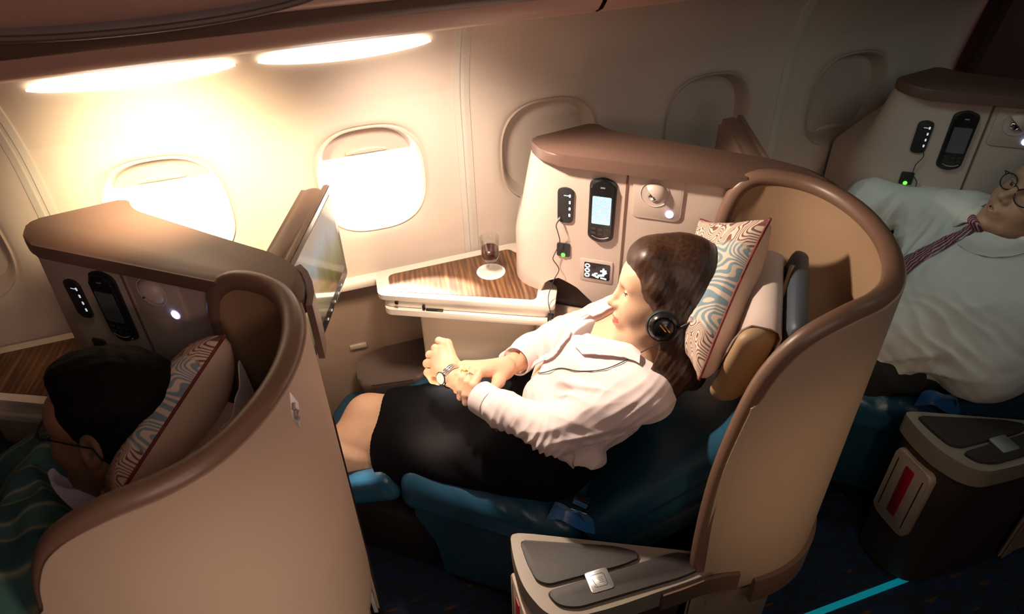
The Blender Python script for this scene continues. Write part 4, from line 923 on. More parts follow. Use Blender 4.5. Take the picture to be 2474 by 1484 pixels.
# ------------------------------------------------------------------ the woman in the centre seat
W = thing('person', 'woman with brown bob reclining, pale pink blouse, black skirt, headphones and wristwatch', 'person', CF, (-.35, -.28, .50))
H = Head((-.088, -.268, 1.052), (-.985, -.15, .03), (0, .36, .93), 1.06); H.skin = 'skin'
PEL = (-.315, -.29, .575); WST = (-.285, -.29, .70); CHE = (-.205, -.285, .815); NECK = (-.115, -.275, .925)
SHN = (-.085, -.428, .902); SHF = (-.195, -.125, .868)                 # near and far shoulder
ELN = (-.278, -.485, .785); WRN = (-.590, -.355, .758)                  # near arm
ELF = (-.365, -.085, .722); WRF = (-.469, -.285, .752)                  # far arm
HPN = (-.33, -.380, .560); HPF = (-.36, -.20, .565); KNN = (-.905, -.418, .432); KNF = (-.890, -.305, .462)
ANN = (-1.18, -.39, .16); ANF = (-1.18, -.29, .18)
def body(g, inf=0., only=None):
    k = .05
    g.cone(PEL, WST, .125, .098, .0, flat=((1, 0, .3), .82)) if False else None
    g.cone((-.31, -.345, .565), (-.31, -.235, .565), .105+inf, .105+inf, k); g.cone(PEL, WST, .108+inf, .098+inf, k); g.cone((-.285, -.32, .70), (-.285, -.26, .70), .095+inf, .095+inf, k)
    g.cone(WST, CHE, .098+inf, .105+inf, k); g.cone((-.175, -.375, .835), (-.225, -.205, .828), .088+inf, .088+inf, k)
    for c in ((-.245, -.350, .808), (-.268, -.245, .804)): g.ell(c, (.056+inf*.6, .055+inf*.6, .055+inf*.6), .035)
    g.cone(CHE, NECK, .085+inf, .055+inf, k); g.cone((-.125, -.365, .895), NECK, .055+inf, .050+inf, .04); g.cone((-.175, -.185, .888), NECK, .055+inf, .050+inf, .04)
def arms(g, inf=0., n=True, f=True):
    if n: g.cone(SHN, ELN, .053+inf, .042+inf, .04); g.cone(ELN, (-.415, -.445, .770), .042+inf, .040+inf, .03); g.cone((-.415, -.445, .770), WRN, .040+inf, .0275+inf*.9, .02)
    if f: g.cone(SHF, ELF, .053+inf, .042+inf, .04); g.cone(ELF, (-.432, -.165, .725), .042+inf, .037+inf, .03); g.cone((-.432, -.165, .725), WRF, .037+inf, .0275+inf*.9, .02)
def legs(g, inf=0.):
    for hp, kn, an in ((HPN, KNN, ANN), (HPF, KNF, ANF)):
        g.cone(hp, kn, .088+inf, .066+inf, .03)
        m = tuple(kn[i]*.65+an[i]*.35 for i in range(3)); m = (m[0]+.02, m[1], m[2]-.02)
        g.cone(kn, m, .062+inf, .056+inf, .03); g.cone(m, an, .054+inf, .036+inf, .03)
    g.cone((-.80, -.355, .465), (-.90, -.36, .435), .05+inf, .055+inf, .05); g.cone((-.90, -.36, .435), (-1.05, -.35, .29), .055+inf, .04+inf, .05)
    g.ell((KNN[0]-.012, KNN[1], KNN[2]+.012), (.058+inf, .056+inf, .056+inf), .03); g.ell((KNF[0]-.012, KNF[1], KNF[2]+.012), (.052+inf, .052+inf, .052+inf), .03)
def feet(g):
    for an in (ANN, ANF): g.cone(an, (an[0]-.10, an[1], an[2]-.03), .034, .028, .03); g.cone(an, (an[0]+.03, an[1], an[2]-.04), .03, .026, .02)
def neck(g):
    g.cone(H.p(-.022, 0, -.06), (-.115, -.275, .945), .053, .055, .03); g.cone((-.115, -.275, .945), (-.135, -.28, .90), .055, .075, .03)
    g.cone(H.p(.005, 0, -.09), (-.150, -.28, .905), .040, .045, .03)
    for q in (1, -1): g.cone(H.p(-.02, .05*q, -.06), (-.172, -.275-.02*q, .893), .012, .009, .02)       # neck muscles
    g.cone((-.182, -.285, .886), (-.13, -.375, .915), .008, .008, .02); g.cone((-.190, -.262, .884), (-.185, -.17, .903), .008, .008, .02)      # collar bones
# hands: near hand is a loose fist turned up at the watch, far hand lies over the near wrist
def hands(g):
    # near (left) hand: loose fist beyond the watch
    wr = Vector(WRN); e = Vector((-.415, -.445, .770)); d = (wr-e).normalized(); g.cone(wr-d*.09, wr, .0285, .0255, .012, flat=((0, -.3, 1), .84)); g.cone(wr, wr+d*.020, .0250, .0265, .012, flat=((.3, .5, 1), .84))
    mc = [Vector(v) for v in ((-.630, -.298, .789), (-.641, -.311, .776), (-.643, -.326, .760), (-.636, -.341, .745))]
    pip = [Vector(v) for v in ((-.655, -.292, .781), (-.668, -.303, .764), (-.671, -.319, .747), (-.664, -.336, .732))]
    for i, (m_, p_) in enumerate(zip(mc, pip)):
        r = (.0110, .0112, .0108, .0096)[i]; g.cone(wr+d*.012, m_, .020, r+.003, .012); g.cone(m_, p_, r+.001, r, .004)
        c1 = p_+Vector((.014, -.004, -.021)); c2 = c1+Vector((.020, -.006, .004)); g.cone(p_, c1, r, r*.93, .004); g.cone(c1, c2, r*.93, r*.85, .003)
    t0 = wr+d*.014+Vector((.010, .026, .014)); t1 = Vector((-.622, -.286, .800)); t2 = Vector((-.648, -.281, .800)); g.cone(wr, t0, .020, .016, .012); g.cone(t0, t1, .0145, .0125, .008); g.cone(t1, t2, .0122, .0105, .004)
    # far (right) hand laid over the near forearm
    w2 = Vector(WRF); e2 = Vector((-.432, -.165, .718)); d2 = (w2-e2).normalized(); g.cone(w2-d2*.08, w2, .0285, .0260, .012, flat=((.3, 0, 1), .84))
    k2 = [Vector(v) for v in ((-.503, -.362, .797), (-.523, -.351, .793), (-.543, -.337, .785), (-.560, -.322, .774))]
    for i, q in enumerate(k2): g.cone(w2, q, .0215, (.0130, .0130, .0124, .0115)[i], .014)
    tips = ((-.500, -.432, .752), (-.520, -.428, .750), (-.540, -.415, .750), (-.556, -.398, .752)); pts = []
    for i, (q, t) in enumerate(zip(k2, tips)): pts.append(finger(g, q, t, (-.002, -.012, .016), (.0105, .0108, .0102, .0090)[i]))
    t0 = Vector((-.462, -.345, .762)); g.cone(w2, t0, .0215, .0160, .014); t1 = Vector((-.464, -.385, .768)); t2 = Vector((-.484, -.412, .772)); g.cone(t0, t1, .0145, .0122, .008); g.cone(t1, t2, .0120, .0100, .004)
    return pts
g0 = SDF((-1.24, -.56, .14), (.06, .02, 1.02), .0045); body(g0); arms(g0); legs(g0); feet(g0); neck(g0)
g1 = SDF((-.245, -.42, .855), (.05, -.12, 1.235), .0017); H.build(g1, smile=1.); neck(g1); body(g1)
g2 = SDF((-.72, -.46, .66), (-.43, -.16, .84), .0016); fpts = hands(g2)
body_o = organic('body', ['skin', 'lips'], W, [g0, g1, g2], 1, [lambda c: ~((c[:, 2] > .90) | ((c[:, 0] < -.44) & (c[:, 0] > -.72) & (c[:, 2] > .665))), lambda c: c[:, 2] > .885, None],
    lambda C: np.where(H.lips(C), 1, 0))
H.eyes(W)
# hair: side-parted bob, tucked behind the headphone and lying on the shoulder
def hair():
    g = SDF((-.25, -.45, .82), (.08, -.10, 1.26), .0018); k = H.k
    E = lambda c, r, kk, op='add': g.ell(H.p(*c), tuple(x*k for x in r), kk*k, H.R, op)
    C = lambda a, b, ra, rb, kk, op='add': g.cone(H.p(*a), H.p(*b), ra*k, rb*k, kk*k, op)
    E((-.022, 0, .040), (.104, .087, .094), 0); E((-.060, 0, .000), (.070, .080, .085), .03); E((.040, 0, .080), (.045, .060, .036), .03)
    for q in (1, -1):
        C((.040, .052*q, .080), (.020, .070*q, .030), .026, .020, .03); C((.020, .072*q, .030), (-.010, .078*q, -.030), .022, .022, .025); C((-.010, .078*q, -.030), (-.040, .078*q, -.085), .022, .026, .03); C((-.036, .082*q, -.085), (-.040, .086*q, -.130), .026, .030, .03); C((-.040, .086*q, -.130), (-.022, .092*q, -.185), .030, .018, .02)
        C((-.062, .050*q, -.02), (-.066, .052*q, -.15), .040, .032, .03)
    C((-.078, 0, -.02), (-.080, 0, -.14), .045, .035, .03)
    g.cone((-.080, -.345, 1.005), (-.085, -.385, .965), .030, .030, .03); g.cone((-.085, -.385, .965), (-.092, -.402, .915), .030, .017, .02); g.cone((-.045, -.36, 1.0), (-.05, -.395, .925), .04, .025, .03)
    g.ell(H.p(.100, 0, -.030), tuple(x*k for x in (.075, .085, .090)), .012, H.R, 'sub')                  # the face stays open
    g.ell(H.p(.050, 0, -.105), tuple(x*k for x in (.085, .110, .060)), .015, H.R, 'sub')
    f, s, u = np.array(H.f), np.array(H.s), np.array(H.u); c0 = np.array(H.c)
    def strands(X, Y, Z):
        a = ((X-c0[0])*f[0]+(Y-c0[1])*f[1]+(Z-c0[2])*f[2])/k; b_ = ((X-c0[0])*s[0]+(Y-c0[1])*s[1]+(Z-c0[2])*s[2])/k; c = ((X-c0[0])*u[0]+(Y-c0[1])*u[1]+(Z-c0[2])*u[2])/k
        w_ = a+.42*(c-.04)+b_*.12; m = .35+.65/(1+np.exp((c-.02)*60))
        return m*(.0004*np.sin(w_*520+4*np.sin(c*10+b_*6))+.0004*np.sin(w_*300+4*np.sin(c*9))+.0009*np.sin(w_*110+2*np.sin(c*10)))
    g.warp(strands); return g
organic('hair', 'hair', W, [hair()], 1)
# blouse
FOLDS = []
def fold(c, r, crease, across, wl, amp, ph=0, bend=0): FOLDS.append((c, r, np.array(crease, float)/np.linalg.norm(crease), np.array(across, float)/np.linalg.norm(across), wl, amp, ph, bend))
fold((-.20, -.45, .80), (.10, .10, .08), (-.8, 0, -.55), (.5, -.3, -.8), .045, .0055, .3, 8)         # upper near sleeve
fold((-.30, -.50, .75), (.060, .07, .06), (.5, .1, .9), (.9, .1, -.4), .019, .0045, 1.1, 30)         # crumples at the elbow
fold((-.40, -.46, .75), (.060, .06, .05), (.45, .2, .9), (.9, -.3, -.2), .026, .0028, .2, 20)        # forearm
fold((-.28, -.36, .74), (.07, .09, .09), (-.2, .7, .6), (-.6, -.4, .6), .050, .0060, .5, 10)         # front below the breast
fold((-.23, -.42, .84), (.07, .07, .07), (-.4, .6, -.6), (.2, .7, .6), .040, .0045, 2.0, 6)          # pulled towards the armpit
fold((-.28, -.25, .80), (.06, .08, .08), (-.2, .1, -1), (.3, -.9, 0), .042, .0045, .0, 6)            # beside the placket
fold((-.10, -.46, .87), (.07, .06, .07), (-.6, -.3, -.8), (-.7, .2, .6), .020, .0025, .0, 10)        # gathered behind the shoulder
fold((-.31, -.10, .77), (.09, .07, .08), (.4, .1, .8), (.8, .3, -.4), .045, .0045, 1.0, 10)          # far sleeve
fold((-.21, -.46, .68), (.08, .08, .06), (.3, .2, .9), (.8, -.5, 0), .045, .0050, .6, 8)             # loose tail at the hip
def wrinkle_b(X, Y, Z):
    out = .0012*np.sin(70*X+50*Y+3*np.sin(40*Z))*np.sin(60*Z-45*Y+2*np.sin(33*X))
    for c, r, cr, ac, wl, amp, ph, bend in FOLDS:
        x, y, z = X-c[0], Y-c[1], Z-c[2]; m = np.exp(-((x/r[0])**2+(y/r[1])**2+(z/r[2])**2)); t = x*ac[0]+y*ac[1]+z*ac[2]; l = x*cr[0]+y*cr[1]+z*cr[2]
        q = t*6.283/wl+ph+bend*l*np.sin(l*35+ph*3)*.6+1.2*np.sin(t*60+l*25); out = out+1.5*amp*m*(np.abs(np.sin(q*.5))-.62)*1.5
    return out
VB, NC = np.array((-.252, -.285, .862)), np.array((-.125, -.275, .968))
VA = (NC-VB)/np.linalg.norm(NC-VB); VL = np.array((.12, 1., 0.)); VL -= VA*VL.dot(VA); VL /= np.linalg.norm(VL); VN = np.cross(VA, VL); VN = VN if VN[0] < 0 else -VN
def vneck(g):
    X, Y, Z = g.ax[0][:, None, None], g.ax[1][None, :, None], g.ax[2][None, None, :]; x, y, z = X-VB[0], Y-VB[1], Z-VB[2]
    a = x*VA[0]+y*VA[1]+z*VA[2]; l = x*VL[0]+y*VL[1]+z*VL[2]; n = x*VN[0]+y*VN[1]+z*VN[2]
    wd = .004+np.clip(a, -.01, .3)*.62; d = np.minimum((wd-np.abs(l))*.85, n+.07); d = np.minimum(d, a+.01); g.F = np.maximum(g.F, d.astype(np.float32))
def blouse():
    g = SDF((-.60, -.60, .60), (.03, .0, .985), .0024); inf = .008; body(g, inf)
    g.cone((-.26, -.40, .72), (-.215, -.435, .675), .080, .050, .04); g.cone((-.24, -.30, .72), (-.19, -.30, .68), .105, .09, .05)       # shirt tails
    n0 = .017; g.cone(SHN, ELN, .060, .051, .04); g.cone(ELN, (-.415, -.445, .772), .051, .043, .03); g.cone((-.415, -.445, .772), (-.515, -.400, .763), .043, .035, .02)
    g.cone(SHF, ELF, .060, .052, .04); g.cone(ELF, (-.432, -.165, .725), .050, .046, .03); g.cone((-.43, -.165, .716), (-.472, -.228, .716), .046, .038, .02)
    g.cone((-.112, -.40, .905), (-.115, -.31, .935), .045, .04, .03); g.cone((-.185, -.15, .893), (-.135, -.23, .93), .045, .04, .03)
    g.warp(wrinkle_b)
    # open V neck, then the cut ends at cuffs and hem
    a = np.array((-.262, -.287, .815)); b_ = np.array((-.118, -.372, .966)); c = np.array((-.145, -.187, .955))
    vneck(g)
    return g
gb = blouse()
d = np.array(WRN)-np.array((-.415, -.445, .770)); d /= np.linalg.norm(d)
# cuffs: open sleeves end before the wrists; the hem is cut along the waist
def cut_sleeve(g, p, n, rad):
    q = g.blk(np.array(p)-rad, np.array(p)+rad, 0)
    if q is None: return
    sl, X, Y, Z = q; n = np.array(n)/np.linalg.norm(n); g.F[sl] = np.maximum(g.F[sl], (X-p[0])*n[0]+(Y-p[1])*n[1]+(Z-p[2])*n[2])
cut_sleeve(gb, (-.482, -.416, .767), d, .06); cut_sleeve(gb, (-.450, -.232, .738), (-.037, -.120, .027), .085)
sl, X, Y, Z = gb.blk((-.62, -.62, .55), (.03, .02, .76), 0)
hem = .672+.010*np.sin(28*Y+14*X)+np.minimum(np.maximum(0, -.30-X)*.45, .036); arm = ((Y+.47)**2 < .0052)*(X < -.235)
gb.F[sl] = np.maximum(gb.F[sl], np.where(arm, -.02, hem-Z))
bl = organic('blouse', 'blouse', W, [gb], 1)
for c_, ax_, r_ in (((-.482, -.416, .767), d, .0385), ((-.450, -.232, .738), (-.037, -.120, .027), .0385)):
    b = MB(); b.lathe([(r_-.003, -.036), (r_+.003, -.038), (r_+.0035, -.02), (r_+.003, .004), (r_+.0015, .006), (r_-.001, .004), (r_-.001, -.034)], c_, 32, tuple(ax_)); b.done('cuff', 'blouse', bl, auto=60)
def ride(g, p, d=.003):
    """slide a point onto the cloth, d above it"""
    p = np.array(p, float)
    for _ in range(8):
        i = np.clip(((p-g.lo)/g.h).astype(int), 1, np.array(g.F.shape)-3); f = g.F[tuple(i)]
        gr = np.array([g.F[tuple(i+np.eye(3, dtype=int)[k])]-g.F[tuple(i-np.eye(3, dtype=int)[k])] for k in range(3)]); n = np.linalg.norm(gr)
        if n < 1e-6: break
        p = p+gr/n*(d-f)*.7
    return p
gs = SDF((-.60, -.60, .60), (.03, .0, 1.0), .004); body(gs, .012); gs.cone((-.112, -.40, .905), (-.115, -.31, .935), .045, .04, .03); gs.cone((-.185, -.15, .893), (-.135, -.23, .93), .045, .04, .03); gs.cone(SHN, ELN, .060, .051, .04); gs.cone(SHF, ELF, .060, .051, .04)
def onchest(a, l, d=.003): return ride(gs, VB+VA*a+VL*l+VN*.03, d)
for q in (-1, 1):
    P = []
    for t in np.linspace(0, 1, 18):
        a = .045+.150*t; e = .004+a*.62; wd = .046*(1-.25*t) if t > .12 else .046*(.35+t/.12*.65); row = []
        for k in np.linspace(0, 1, 6): p = onchest(a-.030*k*(1-t)**1.5, q*(e-.004+wd*k), .0035+.005*math.sin(math.pi*min(1, k*1.2))); row.append(p)
        P.append(row)
    b = MB(); b.shell([[tuple(x) for x in r] for r in P], .0025, q > 0); b.done('collar', 'blouse', bl, auto=60)
b = MB(); P = []
for t in np.linspace(0, 1, 22):
    a = -.0-.16*t; P.append([tuple(onchest(a, l-.012*math.sin(t*5), .004)) for l in np.linspace(-.013, .013, 5)])
b.shell(P, .002); b.done('placket', 'blouse', bl, auto=60)
# skirt
def skirt():
    g = SDF((-.98, -.54, .30), (-.14, -.03, .74), .0030); i = .010
    g.cone((-.31, -.345, .565), (-.31, -.235, .565), .118, .118, .05); g.cone(PEL, (-.292, -.29, .69), .118, .103, .05); g.cone((-.288, -.33, .69), (-.288, -.25, .69), .096, .096, .05)
    n1 = KNN; f1 = KNF
    g.cone(HPN, n1, .098, .073, .04); g.cone(HPF, f1, .098, .070, .04)
    for t in np.linspace(0, 1, 7):          # cloth stretched across the two thighs
        a = Vector(HPN).lerp(Vector(n1), t); c = Vector(HPF).lerp(Vector(f1), t); g.cone(a, c, .094-.026*t, .094-.028*t, .05)
    g.cone((-.86, -.44, .395), (-.60, -.44, .455), .020, .03, .05); g.cone((-.83, -.450, .400), (-.785, -.475, .370), .016, .006, .03)
    def wr(X, Y, Z): return .0016*np.sin(42*(X*.6+Z*1.5+Y*.5)+4*np.sin(X*7))*np.exp(-((X+.62)/.22)**2)+.0045*np.sin(38*(X+1.6*Z)+2)*np.exp(-(((X+.50)/.12)**2+((Z-.60)/.08)**2))
    g.warp(wr)
    X, Y, Z = g.ax[0][:, None, None], g.ax[1][None, :, None], g.ax[2][None, None, :]
    g.F = np.maximum(g.F, (-.847-X)-.18*(Y+.30)-.30*(Z-.581)); return g
organic('skirt', 'skirt', W, [skirt()], 1)
# wristwatch and rings
wr = Vector(WRN); d = (wr-Vector((-.415, -.445, .770))).normalized(); wc = wr-d*.004; f_, s_, u_ = frame3(d, (0, -.35, 1))
b = MB(); rr = .0295; N = 40
for dd, r in ((-.0065, .0030), (0, .0032), (.0065, .0030)): b.tube([wc+d*dd+(s_*math.cos(q)*1.02+u_*math.sin(q)*.95)*(rr-.0005*abs(dd)*100) for q in np.linspace(0, 2*math.pi, N)], r, 8, False)
wa = b.done('wristwatch', 'chrome', W, auto=60)
fn = (u_*.80-s_*-.60).normalized() if False else (u_*.62+s_*(-.78 if s_.y > 0 else .78)).normalized()
b = MB(); b.lathe([(0, .0075), (.0145, .0075), (.0175, .006), (.0182, .002), (.0172, -.003), (.010, -.004)], wc+fn*(rr-.001), 32, fn); b.done('watch_case', 'chrome', wa, auto=40)
b = MB(); b.lathe([(0, .0084), (.0140, .0082), (.0144, .0074)], wc+fn*(rr-.001), 32, fn); b.done('watch_dial', 'porcelain', wa)
for pp, mt, tt in ((fpts[1], 'chrome', .35), (fpts[2], 'gold', .35)):
    p, q = pp[0].lerp(pp[1], .55), pp[1]; a = (q-pp[0]).normalized(); x = a.orthogonal().normalized(); y = a.cross(x)
    b = MB(); b.tube([p+(x*math.cos(t)+y*math.sin(t))*.0112 for t in np.linspace(0, 2*math.pi, 24)], .0017, 7, False)
    b.tube([p+Vector((0, -.2, 1)).normalized()*.0112, p+Vector((0, -.2, 1)).normalized()*.0140], [.0040, .003], 8); b.done('ring', mt, W, auto=60)
# headphones with the cord
hp_ = thing('headphones', 'black headphones over the brown hair of the woman', 'headphones', CF, H.p(0, 0, 0))
er = Vector(H.p(-.012, -.098 if H.s.y > 0 else .098, -.055)); sd = -Vector(H.s) if H.s.y > 0 else Vector(H.s)
for q, nm in ((1, 'near'), (-1, 'far')):
    c = Vector(H.p(.006, (-.100 if H.s.y > 0 else .100)*q, -.036)); n = sd*q
    b = MB(); b.lathe([(0, -.012), (.026, -.012), (.034, -.008), (.036, 0), (.033, .007)], c, 32, n); cu = b.done('ear_cushion', 'softblack', hp_, auto=60)
    b = MB(); b.lathe([(.031, .004), (.030, .012), (.024, .018), (.021, .0165), (.019, .018), (.010, .021), (0, .0215)], c, 32, n); ec = b.done('ear_cup', 'black', hp_, auto=40)
    b = MB(); u = Vector(H.u); f = Vector(H.f)
    for o in (-.004, .004): b.tube([c+n*.0215+f*(o-.010)+u*(-.006), c+n*.0215+f*(o+.004)+u*.008], .0013, 5)
    b.done('mark', 'gold', ec)
b = MB(); pts = []
for a in np.linspace(-1, 1, 33):
    an = a*math.radians(108); pts.append(H.p(-.036-.058*math.cos(an)-.006, .112*math.sin(an), -.022+.045*math.cos(an)))
b.tube(pts, .0065, 10, True, .5); b.done('headband', 'softblack', hp_, auto=60)
cp = Vector(H.p(.006, -.100 if H.s.y > 0 else .100, -.036))+sd*.015+Vector(H.u)*(-.03)
EYE = np.array((0, -1.552, 1.97))
def drop(g, p, d=.003):
    """lower a point of the cord along the line of view until it lies on the cloth"""
    p = np.array(p, float); dr = p-EYE; L = np.linalg.norm(dr); dr /= L
    for t in np.arange(L-.16, L+.16, .002):
        q = EYE+dr*t; i = ((q-g.lo)/g.h).astype(int)
        if (i < 0).any() or (i >= np.array(g.F.shape)).any(): continue
        if g.F[tuple(i)] < d: return q
    return p
cord = smooth_path([tuple(cp), (-.162, -.36, .912), (-.202, -.36, .881), (-.263, -.36, .862), (-.296, -.36, .866), (-.326, -.36, .845), (-.352, -.34, .815), (-.372, -.30, .775)], 60)
cord = [drop(gb, p, .0035) if k > 9 else p for k, p in enumerate(cord)]
for _ in range(6): cord = [cord[0]]+[(cord[k-1]+cord[k]*2+cord[k+1])/4 for k in range(1, len(cord)-1)]+[cord[-1]]
b = MB(); b.tube([tuple(p) for p in cord], .0011, 6); b.done('cord', 'cable', hp_)
cord = smooth_path([(-.399, -.010, 1.055), (-.402, -.030, 1.045), (-.400, -.020, 1.020), (-.396, -.014, .985), (-.410, -.016, .945), (-.412, -.018, .930), (-.396, -.016, .900), (-.410, -.018, .862), (-.418, -.040, .826), (-.412, -.060, .808), (-.402, -.076, .79), (-.400, -.078, .73), (-.405, -.075, .69), (-.415, -.08, .67)], 80)
t = thing('headphone_lead', 'thin black lead hanging from the media port beside the woman', 'cable', CF, (-.402, -.02, .70))
b = MB(); b.tube([tuple(p) for p in cord], .0013, 6); b.done('lead', 'cable', t); b = MB(); b.tube([(-.398, -.006, 1.058), (-.401, -.024, 1.050)], .0028, 8); b.done('plug', 'chrome', t)

# ------------------------------------------------------------------ the man behind the front shell
LF = FR(-1)
m, nt, bb, tc = nodes_mat('green_blanket', .95); M['blanket'] = m
wv = _n(nt, 'ShaderNodeTexWave'); wv.inputs['Scale'].default_value = 3.2; wv.inputs['Distortion'].default_value = 7; wv.inputs['Detail'].default_value = 1.5; wv.inputs['Detail Scale'].default_value = 1.1
nt.links.new(mapping(nt, tc.outputs['Object'], (1, 1.6, 1), (0, 0, .6)), wv.inputs[0])
nt.links.new(ramp(nt, wv.outputs['Fac'], [(.38, (.012, .055, .060)), (.55, (.02, .075, .075)), (.70, (.17, .18, .115)), (.88, (.03, .085, .08))]), bb.inputs['Base Color'])
n2 = _n(nt, 'ShaderNodeTexNoise'); n2.inputs['Scale'].default_value = 600; bp = _n(nt, 'ShaderNodeBump'); bp.inputs['Strength'].default_value = .4; nt.links.new(n2.outputs['Fac'], bp.inputs['Height']); nt.links.new(bp.outputs[0], bb.inputs['Normal'])
LM = thing('person', 'dark-haired man in glasses asleep under a green blanket inside the front shell', 'person', LF, (-.35, -.28, .50))
H2 = Head((-.062, -.262, 1.062), (-.95, -.22, .02), (.06, .34, .93), 1.07); H2.skin = 'skin2'
def man_body(g, P, inf=0., sh=True):
    g.cone(P['pel0'], P['pel1'], .125+inf, .125+inf, .05); g.cone(P['pel'], P['wst'], .125+inf, .125+inf, .06); g.cone(P['wst'], P['che'], .125+inf, .125+inf, .06)
    g.cone(P['che'], P['sn'], .105+inf, .080+inf, .06); g.cone(P['che'], P['sf'], .105+inf, .080+inf, .06); g.cone(P['che'], P['nk'], .10+inf, .062+inf, .05)
    g.cone(P['sn'], P['nk'], .070+inf, .060+inf, .05); g.cone(P['sf'], P['nk'], .070+inf, .060+inf, .05)
def man_arms(g, P, inf=0.):
    for a, b, c in (('sn', 'en', 'wn'), ('sf', 'ef', 'wf')): g.cone(P[a], P[b], .064+inf, .050+inf, .04); g.cone(P[b], P[c], .050+inf, .032+inf, .03)
def man_legs(g, P, inf=0.):
    for a, b, c in (('hn', 'kn', 'an'), ('hf', 'kf', 'af')): g.cone(P[a], P[b], .095+inf, .070+inf, .04); g.cone(P[b], P[c], .066+inf, .042+inf, .03)
def man_hand(g, w, d, up, r=.0115):
    w = Vector(w); d = Vector(d).normalized(); up = Vector(up).normalized(); s = d.cross(up).normalized(); g.cone(w-d*.04, w, .030, .028, .01)
    for i, o in enumerate((-.030, -.010, .010, .029)):
        k = w+d*(.085-.006*abs(i-1.3))+s*o; g.cone(w+d*.01+s*o*.5, k, .022, r+.002, .014); L = (.075, .082, .078, .060)[i]
        finger(g, k, k+d*L*.80-up*L*.45, up*.010, r-.001*(i == 3))
    t = w+d*.035-s*.038; g.cone(w, t, .022, .016, .012); g.cone(t, t+d*.045-s*.012, .0145, .012, .006); g.cone(t+d*.045-s*.012, t+d*.072-s*.008-up*.006, .012, .0105, .004)
def man_neck(g, H, P):
    g.cone(H.p(-.022, 0, -.06), P['nk'], .060, .064, .03); g.cone(H.p(.0, 0, -.085), P['nk'], .05, .055, .03)
PL = dict(pel0=(-.36, -.36, .56), pel1=(-.36, -.20, .56), pel=(-.36, -.28, .57), wst=(-.31, -.28, .67), che=(-.22, -.28, .80), nk=(-.125, -.27, .915), sn=(-.135, -.455, .865), sf=(-.135, -.09, .865),
          en=(-.31, -.50, .70), wn=(-.50, -.36, .70), ef=(-.33, -.05, .70), wf=(-.52, -.20, .70), hn=(-.38, -.37, .56), kn=(-.86, -.40, .53), an=(-1.06, -.36, .34), hf=(-.38, -.19, .56), kf=(-.86, -.20, .53), af=(-1.06, -.26, .34))
g0 = SDF((-1.3, -.62, .18), (.06, .06, 1.0), .006); man_body(g0, PL); man_arms(g0, PL); man_legs(g0, PL); man_neck(g0, H2, PL)
g1 = SDF((-.29, -.44, .86), (.10, -.10, 1.24), .0024); H2.build(g1); man_neck(g1, H2, PL)
g2 = SDF((-.76, -.50, .56), (-.44, -.10, .80), .003); man_hand(g2, PL['wn'], (-1, .35, -.1), (0, 0, 1)); man_hand(g2, PL['wf'], (-1, -.35, -.1), (0, 0, 1))
organic('body', ['skin2', 'lips2'], LM, [g0, g1, g2], 1, [lambda c: c[:, 2] < .905, lambda c: c[:, 2] > .88, None], lambda C: np.where(H2.lips(C), 1, 0))
H2.eyes(LM)
def short_hair(H, lo, hi, h=.0024, nap=-.095):
    g = SDF(lo, hi, h); k = H.k; E = lambda c, r, kk, op='add': g.ell(H.p(*c), tuple(x*k for x in r), kk*k, H.R, op)
    E((-.018, 0, .046), (.104, .085, .094), 0); E((-.050, 0, .005), (.072, .080, .090), .02); E((-.062, 0, -.045), (.040, .062, .050), .02); E((.045, 0, .095), (.045, .058, .030), .02)
    for q in (1, -1): g.cone(H.p(.006, .074*q, .030), H.p(.004, .076*q, -.002), .008*k, .005*k, .010)
    g.ell(H.p(.105, 0, -.025), tuple(x*k for x in (.078, .10, .100)), .010, H.R, 'sub'); g.ell(H.p(.030, 0, -.085), tuple(x*k for x in (.085, .11, .085)), .012, H.R, 'sub')
    for q in (1, -1): g.ell(H.p(-.006, .086*q, -.010), tuple(x*k for x in (.026, .020, .036)), .006, H.R, 'sub')
    c0 = np.array(H.c)
    def nz(X, Y, Z): return .0012*np.sin(110*X+2*np.sin(60*Y))*np.sin(100*Y+3*np.sin(50*Z))+.0007*np.sin(330*X+4*np.sin(120*Z))*np.sin(310*Y+3*np.sin(150*X))
    g.warp(nz); return g
organic('hair', 'hairblack', LM, [short_hair(H2, (-.27, -.42, .90), (.10, -.11, 1.26))], 1)
def glasses(par, H, m_, hw=.027, hh=.018):
    for q in (1, -1):
        b = MB(); pts = [H.p(.0985-.006*abs(math.cos(a))*(1 if math.cos(a)*q > 0 else 0), (.032+hw*math.cos(a)*.92)*q if False else .032*q+hw*math.cos(a)*.92, .002+hh*math.sin(a)) for a in np.linspace(0, 2*math.pi, 29)]
        b.tube(pts, .0016, 6, False); b.tube([H.p(.094, .058*q, .008), H.p(.085, .072*q, .009), H.p(.02, .082*q, .006), H.p(-.018, .083*q, .002), H.p(-.03, .082*q, -.02)], .0016, 6)
        if q > 0: b.tube([H.p(.100, -.008, .006), H.p(.104, 0, .010), H.p(.100, .008, .006)], .0015, 6)
        b.done('glasses_frame', m_, par, auto=60)
        b = MB(); b.add([H.p(.097, 0.032*q, .002)]+[H.p(.097, .032*q+hw*.9*math.cos(a), .002+hh*.95*math.sin(a)) for a in np.linspace(0, 2*math.pi, 24, endpoint=False)], [(0, 1+k, 1+(k+1) % 24) for k in range(24)]); b.done('lens', 'glass', par)
glasses(LM, H2, 'black')
